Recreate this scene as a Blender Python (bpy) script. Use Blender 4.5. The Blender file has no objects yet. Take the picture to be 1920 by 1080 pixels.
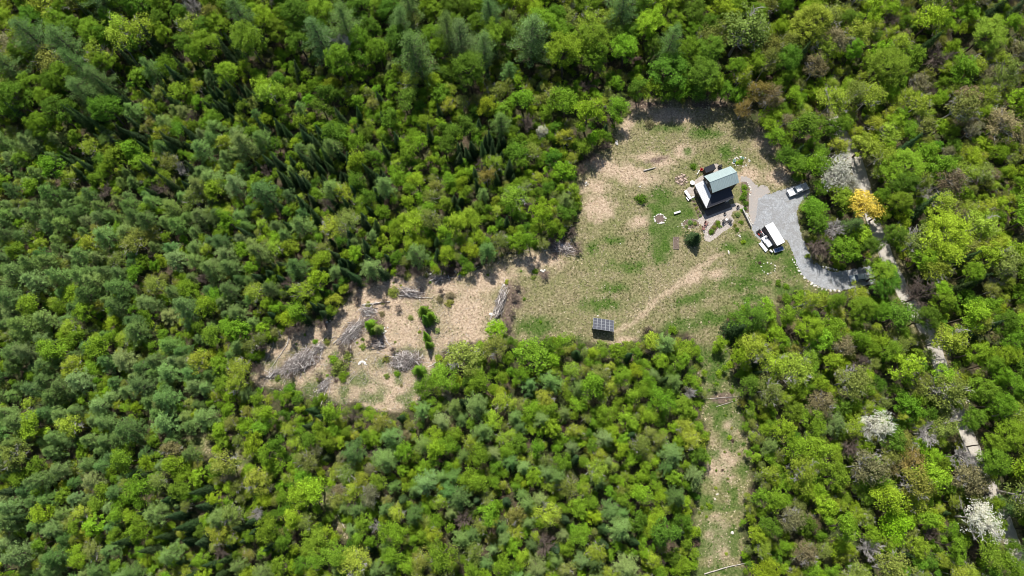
import bpy, math, random
import numpy as np
from mathutils import Vector, Matrix

C = bpy.context.scene.collection
rad = math.radians
# ---------------------------------------------------------------- camera, sky, sun, exposure
CAM_H, TILT, FPX = 170.0, rad(14.5), 1280.0
cam_d = bpy.data.cameras.new("camera")
cam_d.sensor_width = 36.0
cam_d.lens = 36.0 * FPX / 1920.0
cam_d.clip_start = 1.0
cam_d.clip_end = 3000.0
cam = bpy.data.objects.new("camera", cam_d)
cam.location = (0, 0, CAM_H)
cam.rotation_euler = (TILT, 0, 0)
C.objects.link(cam)
bpy.context.scene.camera = cam

SUN_EL = rad(55)
SUN_TO = Vector((-0.19, 0.98, 0)).normalized()          # horizontal direction towards the sun
world = bpy.data.worlds.new("World")
bpy.context.scene.world = world
world.use_nodes = True
wn = world.node_tree
bg = wn.nodes["Background"]
sky = wn.nodes.new("ShaderNodeTexSky")
sky.sky_type = 'NISHITA'
sky.sun_disc = False
sky.sun_elevation = SUN_EL
sky.sun_rotation = math.atan2(SUN_TO.x, SUN_TO.y)
wn.links.new(sky.outputs[0], bg.inputs[0])
bg.inputs[1].default_value = 0.088
sl = bpy.data.lights.new("sun", 'SUN')
sl.energy = 5.0
sl.angle = rad(0.5)
sl.color = (1.0, 0.955, 0.88)
so = bpy.data.objects.new("sun", sl)
sdir = Vector((SUN_TO.x * math.cos(SUN_EL), SUN_TO.y * math.cos(SUN_EL), math.sin(SUN_EL)))
so.rotation_euler = sdir.to_track_quat('Z', 'Y').to_euler()
so.location = sdir * 300
C.objects.link(so)
vs = bpy.context.scene.view_settings
vs.view_transform = 'Standard'
vs.look = 'None'
vs.exposure = 0.25
vs.gamma = 1.0
bpy.context.scene.cycles.filter_width = 1.0
bpy.context.scene.cycles.max_bounces = 6
bpy.context.scene.cycles.diffuse_bounces = 3
bpy.context.scene.cycles.transparent_max_bounces = 4

rng = np.random.default_rng(11)
random.seed(11)
ct_, st_ = math.cos(TILT), math.sin(TILT)


def proj(x, y, z=0.0):
    """world -> pixel of the 1920 x 1080 photograph"""
    zz = z - CAM_H
    yc = y * ct_ + zz * st_
    zc = -y * st_ + zz * ct_
    return 960 + FPX * x / -zc, 540 - FPX * yc / -zc


def at(u, v, z=0.0):
    """pixel -> world point on the horizontal plane z"""
    a, b = u - 960.0, v - 540.0
    d = (a, -b * ct_ + FPX * st_, -b * st_ - FPX * ct_)
    k = (z - CAM_H) / d[2]
    return d[0] * k, d[1] * k


def mpp(v):
    x0, y0 = at(960, v)
    x1, y1 = at(961, v)
    return abs(x1 - x0)


# ---------------------------------------------------------------- object helpers
def tag(o, label=None, cat=None, group=None, kind=None):
    if label: o["label"] = label
    if cat: o["category"] = cat
    if group: o["group"] = group
    if kind: o["kind"] = kind
    return o


def thing(name, label, cat, loc=(0, 0, 0), rz=0.0, group=None):
    o = bpy.data.objects.new(name, None)
    o.empty_display_size = 0.3
    C.objects.link(o)
    o.location = loc
    o.rotation_euler = (0, 0, rz)
    return tag(o, label, cat, group)


def np_mesh(name, V, F, mats=(), midx=None, smooth=False):
    """V (n,3), F (m,k) all faces with k corners"""
    V = np.asarray(V, np.float32)
    F = np.asarray(F, np.int32)
    me = bpy.data.meshes.new(name)
    me.vertices.add(len(V))
    me.vertices.foreach_set("co", V.ravel())
    m, k = F.shape
    me.loops.add(m * k)
    me.loops.foreach_set("vertex_index", F.ravel())
    me.polygons.add(m)
    me.polygons.foreach_set("loop_start", np.arange(0, m * k, k, dtype=np.int32))
    me.polygons.foreach_set("loop_total", np.full(m, k, np.int32))
    for mt in mats: me.materials.append(mt)
    if midx is not None: me.polygons.foreach_set("material_index", np.asarray(midx, np.int32))
    me.polygons.foreach_set("use_smooth", np.full(m, smooth, bool))
    me.update(calc_edges=True)
    me.validate()
    return me


class MB:
    """collects shapes for ONE mesh"""
    def __init__(s):
        s.v = []; s.f = []

    def add(s, vs_, fs):
        b = len(s.v)
        s.v += [tuple(p) for p in vs_]
        s.f += [tuple(i + b for i in f) for f in fs]
        return s

    def box(s, c, d, rz=0.0, rx=0.0, ry=0.0, top=1.0):
        """box centred on c, full size d, top face scaled"""
        M = Matrix.Translation(c) @ Matrix.Rotation(rz, 4, 'Z') @ Matrix.Rotation(ry, 4, 'Y') @ Matrix.Rotation(rx, 4, 'X')
        x, y, z = d[0] / 2, d[1] / 2, d[2] / 2
        vs_ = [M @ Vector(p) for p in ((-x, -y, -z), (x, -y, -z), (x, y, -z), (-x, y, -z),
                                      (-x * top, -y * top, z), (x * top, -y * top, z), (x * top, y * top, z), (-x * top, y * top, z))]
        return s.add(vs_, ((0, 3, 2, 1), (4, 5, 6, 7), (0, 1, 5, 4), (1, 2, 6, 5), (2, 3, 7, 6), (3, 0, 4, 7)))

    def prism(s, poly, z0, z1, inset=0.0):
        n = len(poly)
        cx = sum(p[0] for p in poly) / n; cy = sum(p[1] for p in poly) / n
        k = 1 - inset
        vs_ = [(p[0], p[1], z0) for p in poly] + [(cx + (p[0] - cx) * k, cy + (p[1] - cy) * k, z1) for p in poly]
        a = sum(poly[i][0] * poly[(i + 1) % n][1] - poly[(i + 1) % n][0] * poly[i][1] for i in range(n))
        fs = [tuple(range(n - 1, -1, -1)), tuple(range(n, 2 * n))] + [(i, (i + 1) % n, n + (i + 1) % n, n + i) for i in range(n)]
        if a < 0: fs = [tuple(reversed(f)) for f in fs]
        return s.add(vs_, fs)

    def profile(s, pts, y0, y1):
        """xz outline extruded along y"""
        n = len(pts)
        vs_ = [(p[0], y0, p[1]) for p in pts] + [(p[0], y1, p[1]) for p in pts]
        a = sum(pts[i][0] * pts[(i + 1) % n][1] - pts[(i + 1) % n][0] * pts[i][1] for i in range(n))
        fs = [tuple(range(n)), tuple(range(2 * n - 1, n - 1, -1))] + [((i + 1) % n, i, n + i, n + (i + 1) % n) for i in range(n)]
        if a < 0: fs = [tuple(reversed(f)) for f in fs]
        return s.add(vs_, fs)

    def tube(s, a, b, r0, r1=None, n=6, cap=True):
        a, b = Vector(a), Vector(b)
        r1 = r0 if r1 is None else r1
        d = (b - a).normalized()
        u = d.orthogonal().normalized(); w = d.cross(u)
        vs_ = []
        for p, r in ((a, r0), (b, r1)):
            for i in range(n):
                t = 2 * math.pi * i / n
                vs_.append(p + u * (r * math.cos(t)) + w * (r * math.sin(t)))
        fs = [(i, (i + 1) % n, n + (i + 1) % n, n + i) for i in range(n)]
        if cap: fs += [tuple(range(n - 1, -1, -1)), tuple(range(n, 2 * n))]
        return s.add(vs_, fs)

    def path(s, pts, r0, r1, n=6):
        k = len(pts) - 1
        for i in range(k):
            s.tube(pts[i], pts[i + 1], r0 + (r1 - r0) * i / k, r0 + (r1 - r0) * (i + 1) / k, n)
        return s

    def lathe(s, prof, n=14, c=(0, 0, 0)):
        vs_ = []
        for r, z in prof:
            for i in range(n):
                t = 2 * math.pi * i / n
                vs_.append((c[0] + r * math.cos(t), c[1] + r * math.sin(t), c[2] + z))
        fs = []
        for j in range(len(prof) - 1):
            for i in range(n):
                fs.append((j * n + i, j * n + (i + 1) % n, (j + 1) * n + (i + 1) % n, (j + 1) * n + i))
        fs += [tuple(range(n - 1, -1, -1)), tuple(range((len(prof) - 1) * n, len(prof) * n))]
        return s.add(vs_, fs)

    def build(s, name, mat, parent=None, smooth=False, bevel=0.0, loc=None, rz=0.0):
        me = bpy.data.meshes.new(name)
        me.from_pydata(s.v, [], s.f)
        if smooth: me.polygons.foreach_set("use_smooth", np.full(len(me.polygons), True))
        me.materials.append(mat)
        me.update()
        o = bpy.data.objects.new(name, me)
        C.objects.link(o)
        if parent: o.parent = parent
        if loc is not None: o.location = loc
        o.rotation_euler.z = rz
        if bevel:
            b = o.modifiers.new("bevel", 'BEVEL'); b.width = bevel; b.segments = 2; b.limit_method = 'ANGLE'
        return o


# ---------------------------------------------------------------- materials
def new_mat(name):
    m = bpy.data.materials.new(name); m.use_nodes = True
    nt = m.node_tree
    return m, nt, nt.nodes["Principled BSDF"]


def nd(nt, t, **kw):
    n = nt.nodes.new(t)
    for k, v in kw.items(): setattr(n, k, v)
    return n


def ramp(nt, src, stops, interp='LINEAR'):
    r = nd(nt, "ShaderNodeValToRGB")
    r.color_ramp.interpolation = interp
    e = r.color_ramp.elements
    while len(e) < len(stops): e.new(0.5)
    for i, (p, c) in enumerate(stops):
        e[i].position = p
        e[i].color = (*c, 1) if len(c) == 3 else c
    nt.links.new(src, r.inputs[0])
    return r.outputs[0]


def noise(nt, scale, detail=3.0, rough=0.55, vec=None, dist=0.0):
    n = nd(nt, "ShaderNodeTexNoise")
    n.inputs["Scale"].default_value = scale
    n.inputs["Detail"].default_value = detail
    n.inputs["Roughness"].default_value = rough
    n.inputs["Distortion"].default_value = dist
    if vec: nt.links.new(vec, n.inputs["Vector"])
    return n.outputs["Fac"]


def mixc(nt, fac, a, b, mode='MIX'):
    m = nd(nt, "ShaderNodeMix", data_type='RGBA', blend_type=mode)
    for s_, i in ((fac, 0), (a, 6), (b, 7)):
        if hasattr(s_, "links"): nt.links.new(s_, m.inputs[i])
        elif i == 0: m.inputs[0].default_value = s_
        else: m.inputs[i].default_value = (*s_, 1)
    return m.outputs[2]


def math_(nt, op, a, b=None, c=None, clamp=False):
    m = nd(nt, "ShaderNodeMath", operation=op, use_clamp=clamp)
    for s_, i in ((a, 0), (b, 1), (c, 2)):
        if s_ is None: continue
        if hasattr(s_, "links"): nt.links.new(s_, m.inputs[i])
        else: m.inputs[i].default_value = s_
    return m.outputs[0]


def rough_mat(name, c0, c1=None, scale=2.0, rough=0.85, bump=0.0, metal=0.0, spec=0.3, detail=4, coord="Object"):
    m, nt, p = new_mat(name)
    c1 = c1 or tuple(x * 0.75 for x in c0)
    tc = nd(nt, "ShaderNodeTexCoord").outputs[coord]
    f = noise(nt, scale, detail, vec=tc)
    col = ramp(nt, f, [(0.32, c1), (0.68, c0)])
    nt.links.new(col, p.inputs["Base Color"])
    p.inputs["Roughness"].default_value = rough
    p.inputs["Metallic"].default_value = metal
    p.inputs["Specular IOR Level"].default_value = spec
    if bump:
        b = nd(nt, "ShaderNodeBump"); b.inputs["Strength"].default_value = 0.6; b.inputs["Distance"].default_value = bump
        nt.links.new(noise(nt, scale * 3, 5, vec=tc), b.inputs["Height"])
        nt.links.new(b.outputs[0], p.inputs["Normal"])
    return m


def tint_socket(nt):
    a = nd(nt, "ShaderNodeAttribute", attribute_type='INSTANCER', attribute_name="tint")
    return a.outputs["Color"]


def leaf_mat(name, transl=0.22, var=0.45, rough=0.6):
    m, nt, p = new_mat(name)
    t = tint_socket(nt)
    g = nd(nt, "ShaderNodeNewGeometry")
    tc = nd(nt, "ShaderNodeTexCoord").outputs["Object"]
    f1 = nd(nt, "ShaderNodeMapRange")
    nt.links.new(g.outputs["Random Per Island"], f1.inputs[0])
    f1.inputs[3].default_value = 1 - var; f1.inputs[4].default_value = 1 + var
    nz = nd(nt, "ShaderNodeMapRange")
    nt.links.new(noise(nt, 2.2, 2, vec=tc), nz.inputs[0])
    nz.inputs[1].default_value = 0.3; nz.inputs[2].default_value = 0.7
    nz.inputs[3].default_value = 0.85; nz.inputs[4].default_value = 1.15
    k = math_(nt, 'MULTIPLY', f1.outputs[0], nz.outputs[0])
    sc = nd(nt, "ShaderNodeVectorMath", operation='SCALE')
    nt.links.new(t, sc.inputs[0]); nt.links.new(k, sc.inputs[3])
    col = sc.outputs[0]
    nt.links.new(col, p.inputs["Base Color"])
    p.inputs["Roughness"].default_value = rough
    p.inputs["Specular IOR Level"].default_value = 0.07
    tr = nd(nt, "ShaderNodeBsdfTranslucent")
    tr_c = mixc(nt, 1.0, col, (1.25, 1.15, 0.45), 'MULTIPLY')
    nt.links.new(tr_c, tr.inputs[0])
    mx = nd(nt, "ShaderNodeMixShader")
    mx.inputs[0].default_value = transl
    nt.links.new(p.outputs[0], mx.inputs[1]); nt.links.new(tr.outputs[0], mx.inputs[2])
    nt.links.new(mx.outputs[0], nt.nodes["Material Output"].inputs[0])
    return m


M_LEAF = leaf_mat("leaf")
M_NEEDLE = leaf_mat("needle", 0.10, 0.45, 0.6)
M_PETAL = leaf_mat("petal", 0.3, 0.15, 0.7)
M_BARK = rough_mat("bark", (0.16, 0.13, 0.10), (0.07, 0.055, 0.045), 3, 0.95)
M_TWIG = rough_mat("twig_grey", (0.52, 0.49, 0.46), (0.30, 0.275, 0.26), 3, 0.95)
M_BROWNTWIG = rough_mat("twig_brown", (0.20, 0.155, 0.125), (0.11, 0.085, 0.07), 3, 0.95)
M_LOG = rough_mat("weathered_log", (0.72, 0.66, 0.60), (0.42, 0.37, 0.32), 2.5, 0.95, 0.01)
M_ROCK = rough_mat("pale_rock", (0.78, 0.75, 0.70), (0.50, 0.47, 0.42), 3, 0.95, 0.02)
M_PINKROCK = rough_mat("pinkish_rock", (0.58, 0.45, 0.36), (0.36, 0.27, 0.22), 3, 0.95, 0.02)


# ---------------------------------------------------------------- picture-space masks (where the clearing, lawns and tracks lie on the ground)
def sd_poly(px, py, poly):
    """signed distance in pixels, negative inside"""
    px = np.asarray(px, float); py = np.asarray(py, float)
    d = np.full(px.shape, 1e9); ins = np.zeros(px.shape, bool)
    n = len(poly)
    for i in range(n):
        ax, ay = poly[i]; bx, by = poly[(i + 1) % n]
        ex, ey = bx - ax, by - ay
        wx, wy = px - ax, py - ay
        t = np.clip((wx * ex + wy * ey) / (ex * ex + ey * ey + 1e-9), 0, 1)
        d = np.minimum(d, np.hypot(wx - ex * t, wy - ey * t))
        c = (ay > py) != (by > py)
        with np.errstate(divide='ignore', invalid='ignore'):
            xi = ax + (py - ay) / (by - ay + (1e-12 if by == ay else 0)) * (bx - ax)
        ins ^= c & (px < xi)
    return np.where(ins, -d, d)


def sd_line(px, py, line):
    px = np.asarray(px, float); py = np.asarray(py, float)
    d = np.full(px.shape, 1e9)
    for (ax, ay), (bx, by) in zip(line[:-1], line[1:]):
        ex, ey = bx - ax, by - ay
        t = np.clip(((px - ax) * ex + (py - ay) * ey) / (ex * ex + ey * ey + 1e-9), 0, 1)
        d = np.minimum(d, np.hypot(px - ax - ex * t, py - ay - ey * t))
    return d


_tab = np.random.default_rng(5).random((256, 256))


def vnoise(x, y, s):
    x = np.asarray(x, float) / s; y = np.asarray(y, float) / s
    xi = np.floor(x).astype(int); yi = np.floor(y).astype(int)
    fx = x - xi; fy = y - yi
    fx = fx * fx * (3 - 2 * fx); fy = fy * fy * (3 - 2 * fy)
    g = lambda a, b: _tab[a % 256, b % 256]
    return (g(xi, yi) * (1 - fx) + g(xi + 1, yi) * fx) * (1 - fy) + (g(xi, yi + 1) * (1 - fx) + g(xi + 1, yi + 1) * fx) * fy


CLEARING = [(1165, 208), (1178, 186), (1230, 184), (1290, 190), (1350, 184), (1385, 192), (1395, 215), (1440, 250), (1455, 270), (1470, 300),
            (1485, 335), (1515, 344), (1524, 356), (1512, 378), (1498, 398), (1500, 430), (1520, 470), (1548, 500), (1575, 508), (1595, 515), (1582, 545),
            (1540, 547), (1500, 545), (1470, 552), (1455, 572), (1400, 572), (1362, 600), (1355, 635), (1335, 652), (1310, 652), (1290, 625),
            (1240, 620), (1212, 624), (1190, 640), (1150, 650), (1100, 642), (1060, 637), (1030, 632), (985, 645), (950, 628), (900, 640),
            (860, 642), (830, 655), (815, 680), (812, 720), (770, 762), (740, 772), (690, 765), (665, 750), (640, 757), (610, 745),
            (580, 742), (540, 722), (500, 727), (470, 720), (478, 690), (500, 650), (520, 637), (575, 607), (618, 600), (640, 575),
            (665, 545), (690, 535), (740, 518), (800, 515), (850, 520), (890, 508), (930, 490), (960, 478), (990, 470), (1030, 462),
            (1065, 448), (1078, 430), (1085, 400), (1088, 340), (1085, 312), (1120, 287), (1150, 265), (1157, 235)]
CORRIDOR = [(1305, 645), (1362, 640), (1372, 690), (1392, 740), (1390, 785), (1405, 830), (1412, 880), (1398, 950), (1392, 1010), (1396, 1140),
            (1300, 1140), (1303, 1040), (1304, 960), (1310, 900), (1328, 860), (1322, 800), (1314, 760), (1312, 700)]
GAPS = [[(425, 845), (450, 835), (470, 850), (455, 885), (430, 885)], [(600, 905), (618, 900), (628, 960), (655, 985), (650, 1010), (625, 985), (605, 950)],
        [(825, 720), (840, 725), (850, 760), (845, 790), (835, 780)], [(340, 800), (385, 815), (400, 850), (370, 850), (345, 830)]]
ROAD = [(1560, 222), (1590, 272), (1607, 305), (1618, 345), (1628, 380), (1640, 425), (1662, 480), (1692, 545), (1722, 592), (1748, 640),
        (1768, 700), (1792, 762), (1820, 830), (1847, 892), (1880, 970), (1902, 1030), (1925, 1100), (1950, 1180)]
ROAD_OPEN = [((1597, 516), 26), ((1605, 318), 34), ((1618, 352), 20), ((1710, 568), 26), ((1690, 545), 16), ((1755, 690), 20), ((1812, 820), 24), ((1836, 868), 24),
             ((1888, 1005), 16), ((1905, 1042), 22), ((1640, 425), 12), ((1664, 484), 14), ((1862, 930), 14)]
DRIVE = [(1441, 365), (1458, 358), (1476, 353), (1500, 344), (1517, 350), (1519, 362), (1507, 374), (1498, 384), (1494, 398), (1496, 413), (1501, 435),
         (1511, 462), (1524, 487), (1542, 502), (1560, 510), (1580, 508), (1602, 504), (1635, 498), (1668, 486), (1690, 520), (1650, 530), (1618, 536),
         (1594, 541), (1576, 545), (1556, 543), (1538, 539), (1520, 529), (1504, 515), (1495, 498), (1487, 476), (1476, 451), (1466, 447), (1440, 458),
         (1429, 451), (1418, 444), (1411, 434), (1408, 416), (1410, 395), (1414, 375), (1424, 362)]
WALK = [(1388, 331), (1399, 331), (1407, 336), (1414, 343), (1422, 349), (1430, 347), (1439, 350), (1444, 361), (1430, 368), (1422, 372), (1420, 386), (1419, 399),
        (1414, 420), (1408, 421), (1404, 400), (1403, 371), (1406, 354), (1398, 341), (1388, 341)]
PATIO = [(1307, 413), (1322, 400), (1371, 383), (1381, 380), (1394, 386), (1398, 392), (1388, 394), (1375, 396), (1371, 404), (1376, 413), (1373, 424), (1356, 435),
         (1339, 449), (1330, 454), (1321, 451), (1319, 438), (1316, 424)]
TERRACE = [(1336, 308), (1344, 306), (1354, 312), (1352, 322), (1325, 335), (1318, 341), (1303, 349), (1299, 343), (1306, 335), (1318, 328)]
TERRACE2 = [(1286, 356), (1293, 350), (1303, 352), (1308, 362), (1300, 372), (1296, 368)]
LAWN = [(1214, 382), (1228, 372), (1267, 366), (1290, 369), (1298, 377), (1314, 407), (1306, 415), (1284, 421), (1288, 438), (1268, 443), (1259, 456),
        (1256, 482), (1240, 496), (1222, 496), (1226, 471), (1218, 454), (1213, 427)]
TRACK = [(1352, 476), (1335, 486), (1310, 503), (1285, 523), (1255, 545), (1228, 565), (1205, 590), (1180, 610), (1150, 622)]
STRAW_BLOBS = [(1165, 322, 85, 22, .25), (1120, 390, 34, 26, 0), (1250, 215, 60, 20, 0), (1400, 330, 30, 16, 0), (1235, 300, 46, 16, .2), (1435, 262, 30, 30, .9), (1215, 200, 26, 14, 0), (1175, 235, 16, 30, .3), (1005, 490, 62, 24, -.3), (925, 525, 60, 26, -.45),
               (880, 590, 50, 60, .2), (730, 600, 90, 60, 0), (735, 740, 50, 30, 0), (700, 560, 50, 22, 0), (560, 705, 60, 22, -.3), (830, 540, 50, 20, 0),
               (1200, 415, 30, 12, -.2), (1120, 350, 40, 14, 0), (1285, 285, 20, 16, 0), (1350, 870, 30, 40, 0), (1370, 800, 16, 22, 0), (1345, 1010, 26, 45, 0),
               (1345, 515, 26, 12, 0), (1460, 330, 26, 20, 0), (1175, 640, 30, 10, 0), (1420, 640, 26, 30, 0), (850, 690, 25, 50, 0), (1300, 520, 30, 14, -.5)]
GREEN_BLOBS = [(1010, 612, 58, 22, .05), (1112, 466, 16, 16, 0), (1365, 285, 26, 18, .2), (1290, 285, 10, 12, 0), (1300, 311, 10, 6, 0), (1488, 498, 36, 40, 0), (1510, 560, 60, 16, 0),
               (1455, 480, 26, 18, 0), (1400, 450, 26, 18, 0), (1370, 465, 20, 14, 0), (1395, 530, 60, 24, 0), (1330, 600, 60, 18, -.3), (1345, 700, 34, 56, 0), (1350, 765, 34, 30, 0),
               (1240, 370, 30, 26, .3), (1050, 640, 60, 10, 0), (1268, 612, 40, 18, -.3), (1325, 250, 40, 14, 0), (1250, 240, 40, 10, 0), (1230, 470, 20, 30, 0), (1150, 450, 24, 10, 0), (1150, 540, 30, 12, 0), (1480, 545, 60, 14, 0),
               (1415, 560, 40, 12, 0), (1420, 500, 40, 30, 0), (1300, 560, 50, 14, -.3), (1180, 500, 40, 16, 0), (1130, 570, 46, 16, 0)]
DIRT_BLOBS = [(1230, 300, 26, 7, -.25), (1276, 337, 12, 11, 0), (1060, 462, 32, 14, 0), (960, 560, 22, 40, .4), (950, 610, 16, 30, 0), (565, 680, 45, 24, -.5), (665, 622, 34, 20, -.7),
              (765, 676, 36, 20, 0), (775, 550, 30, 12, 0), (635, 690, 22, 24, 0), (705, 610, 20, 26, 0), (1015, 512, 16, 12, 0), (800, 610, 12, 30, 0), (1170, 212, 12, 12, 0),
              (1350, 745, 26, 12, 0), (1210, 196, 60, 8, 0), (1330, 196, 60, 8, 0)]


def blobs(px, py, L, soft=0.5):
    w = np.zeros(np.shape(px))
    wob = 0.55 * (vnoise(px, py, 14) - .5) + 0.5 * (vnoise(px + 91, py, 6) - .5)
    for cx, cy, a, b, r in L:
        dx, dy = px - cx, py - cy
        c, s = math.cos(r), math.sin(r)
        u = (dx * c + dy * s) / a; v = (-dx * s + dy * c) / b
        q = np.sqrt(u * u + v * v) + wob
        w = np.maximum(w, np.clip((1.15 - q) / soft, 0, 1))
    return w


def cover(px, py):
    """lush, straw, forest floor, bare brown"""
    j = 5 * (vnoise(px, py, 9) - .5) + 3 * (vnoise(px, py, 4) - .5)
    clear = np.minimum(sd_poly(px, py, CLEARING), sd_poly(px, py, CORRIDOR))
    for g_ in GAPS: clear = np.minimum(clear, sd_poly(px, py, g_))
    road = sd_line(px, py, ROAD)
    forest = np.clip((clear + j * 1.6 + 4) / 8, 0, 1) * np.clip((road - 18 + j) / 8, 0, 1)
    lawn = np.clip((5 - sd_poly(px, py, LAWN) - j * 2.6) / 13, 0, 1) * (.72 + .5 * (vnoise(px, py, 16) - .3))
    lawn = np.clip(lawn, 0, 1)
    lush = np.maximum(lawn * 0.95, blobs(px, py, GREEN_BLOBS, 0.8) * 0.85)
    lush = np.maximum(lush, np.clip((py - 640) / 10, 0, 1) * np.clip((vnoise(px, py, 17) - .42) * 3, 0, 1) * .7)
    tr = np.clip((8 - sd_line(px, py, TRACK) - j * 1.5) / 5, 0, 1)
    straw = np.maximum(blobs(px, py, STRAW_BLOBS, 0.7) * .95, tr * .62)
    straw = np.maximum(straw, np.clip((930 - px) / 30, 0, 1) * np.clip((py - 470) / 20, 0, 1) * np.clip((790 - py) / 10, 0, 1) * np.clip(.55 + .9 * (vnoise(px, py, 22) - .3), 0, 1))
    straw = straw * (1 - lawn)
    lush = lush * (1 - tr * .8)
    bare = blobs(px, py, DIRT_BLOBS, 0.6)
    return lush, straw, forest, bare


# ---------------------------------------------------------------- ground
def ground_material():
    m, nt, p = new_mat("meadow_ground")
    tc = nd(nt, "ShaderNodeNewGeometry").outputs["Position"]
    a = nd(nt, "ShaderNodeAttribute", attribute_type='GEOMETRY', attribute_name="cover")
    sep = nd(nt, "ShaderNodeSeparateColor"); nt.links.new(a.outputs["Color"], sep.inputs[0])
    lush, straw, forest = sep.outputs
    bare = a.outputs["Alpha"]
    fine = noise(nt, 1.7, 6, 0.72, tc)
    mid = noise(nt, 0.28, 4, 0.6, tc)
    big = noise(nt, 0.06, 3, 0.5, tc)
    spots = noise(nt, 3.3, 3, 0.6, tc)
    dry = ramp(nt, fine, [(0.32, (0.07, 0.058, 0.03)), (0.46, (0.19, 0.165, 0.09)), (0.60, (0.33, 0.285, 0.165)), (0.75, (0.54, 0.47, 0.31))])
    olive = ramp(nt, fine, [(0.30, (0.06, 0.075, 0.022)), (0.50, (0.17, 0.18, 0.07)), (0.72, (0.33, 0.31, 0.15))])
    f = math_(nt, 'ADD', math_(nt, 'MULTIPLY', mid, 0.7), math_(nt, 'MULTIPLY', big, 0.6))
    f = math_(nt, 'MULTIPLY_ADD', f, 4.0, -2.2, clamp=True)
    base = mixc(nt, f, dry, olive)
    strawc = ramp(nt, fine, [(0.28, (0.12, 0.08, 0.055)), (0.44, (0.37, 0.275, 0.195)), (0.58, (0.55, 0.43, 0.315)), (0.75, (0.74, 0.62, 0.47))])
    base = mixc(nt, straw, base, strawc)
    green = ramp(nt, fine, [(0.30, (0.018, 0.045, 0.006)), (0.50, (0.052, 0.112, 0.014)), (0.72, (0.115, 0.18, 0.03))])
    lf = math_(nt, 'MULTIPLY_ADD', spots, 1.2, -0.6)
    lf = math_(nt, 'ADD', lush, math_(nt, 'MULTIPLY', lf, math_(nt, 'MULTIPLY', lush, 1.2)), clamp=True)
    base = mixc(nt, lf, base, green)
    barec = ramp(nt, fine, [(0.3, (0.06, 0.042, 0.034)), (0.55, (0.17, 0.125, 0.10)), (0.75, (0.36, 0.29, 0.24))])
    base = mixc(nt, math_(nt, 'MULTIPLY', bare, 0.95), base, barec)
    litter = ramp(nt, fine, [(0.3, (0.03, 0.023, 0.015)), (0.5, (0.085, 0.065, 0.045)), (0.7, (0.17, 0.13, 0.09))])
    moss = ramp(nt, fine, [(0.3, (0.02, 0.03, 0.01)), (0.6, (0.07, 0.09, 0.03))])
    litter = mixc(nt, ramp(nt, mid, [(0.38, (0, 0, 0)), (0.6, (1, 1, 1))]), litter, moss)
    base = mixc(nt, forest, base, litter)
    nt.links.new(base, p.inputs["Base Color"])
    p.inputs["Roughness"].default_value = 1.0
    p.inputs["Specular IOR Level"].default_value = 0.05
    b = nd(nt, "ShaderNodeBump"); b.inputs["Strength"].default_value = 0.8; b.inputs["Distance"].default_value = 0.12
    nt.links.new(fine, b.inputs["Height"]); nt.links.new(b.outputs[0], p.inputs["Normal"])
    return m


M_GROUND = ground_material()
xs = np.concatenate([[-900, -500, -300], np.arange(-190, -75, 4.0), np.arange(-75, 145, 0.55), np.arange(145, 200, 4.0), [300, 500, 900]])
ys = np.concatenate([[-700, -300, -120], np.arange(-60, -26, 4.0), np.arange(-26, 114, 0.55), np.arange(114, 220, 5.0), [320, 600, 1200]])
GX, GY = np.meshgrid(xs, ys, indexing='ij')
nx_, ny_ = GX.shape
GZ = np.zeros_like(GX)
V = np.stack([GX, GY, GZ], -1).reshape(-1, 3)
ii, jj = np.meshgrid(np.arange(nx_ - 1), np.arange(ny_ - 1), indexing='ij')
q = (ii * ny_ + jj).ravel()
F = np.stack([q, q + ny_, q + ny_ + 1, q + 1], -1)
gm = np_mesh("ground", V, F, [M_GROUND])
px_, py_ = proj(V[:, 0], V[:, 1])
cv = np.stack(cover(px_, py_), -1)
ca = gm.attributes.new("cover", 'FLOAT_COLOR', 'POINT')
ca.data.foreach_set("color", cv.astype(np.float32).ravel())
ground = bpy.data.objects.new("ground", gm)
C.objects.link(ground)
tag(ground, "dry grass meadow and leaf litter forest floor", kind="structure")


# ---------------------------------------------------------------- road, driveway, patio sheets
def gravel_mat(name, lo, hi, patch, scale=4.0, worn=None):
    m, nt, p = new_mat(name)
    tc = nd(nt, "ShaderNodeNewGeometry").outputs["Position"]
    fine = noise(nt, scale, 6, 0.75, tc)
    col = ramp(nt, fine, [(0.3, lo), (0.7, hi)])
    mid = noise(nt, 0.5, 6, 0.7, tc, 1.5)
    col = mixc(nt, ramp(nt, mid, [(0.38, (0, 0, 0)), (0.68, (1, 1, 1))]), col, mixc(nt, fine, tuple(x * .8 for x in patch), patch))
    nt.links.new(col, p.inputs["Base Color"])
    p.inputs["Roughness"].default_value = 0.95
    p.inputs["Specular IOR Level"].default_value = 0.15
    b = nd(nt, "ShaderNodeBump"); b.inputs["Strength"].default_value = 0.5; b.inputs["Distance"].default_value = 0.05
    nt.links.new(fine, b.inputs["Height"]); nt.links.new(b.outputs[0], p.inputs["Normal"])
    return m


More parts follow.
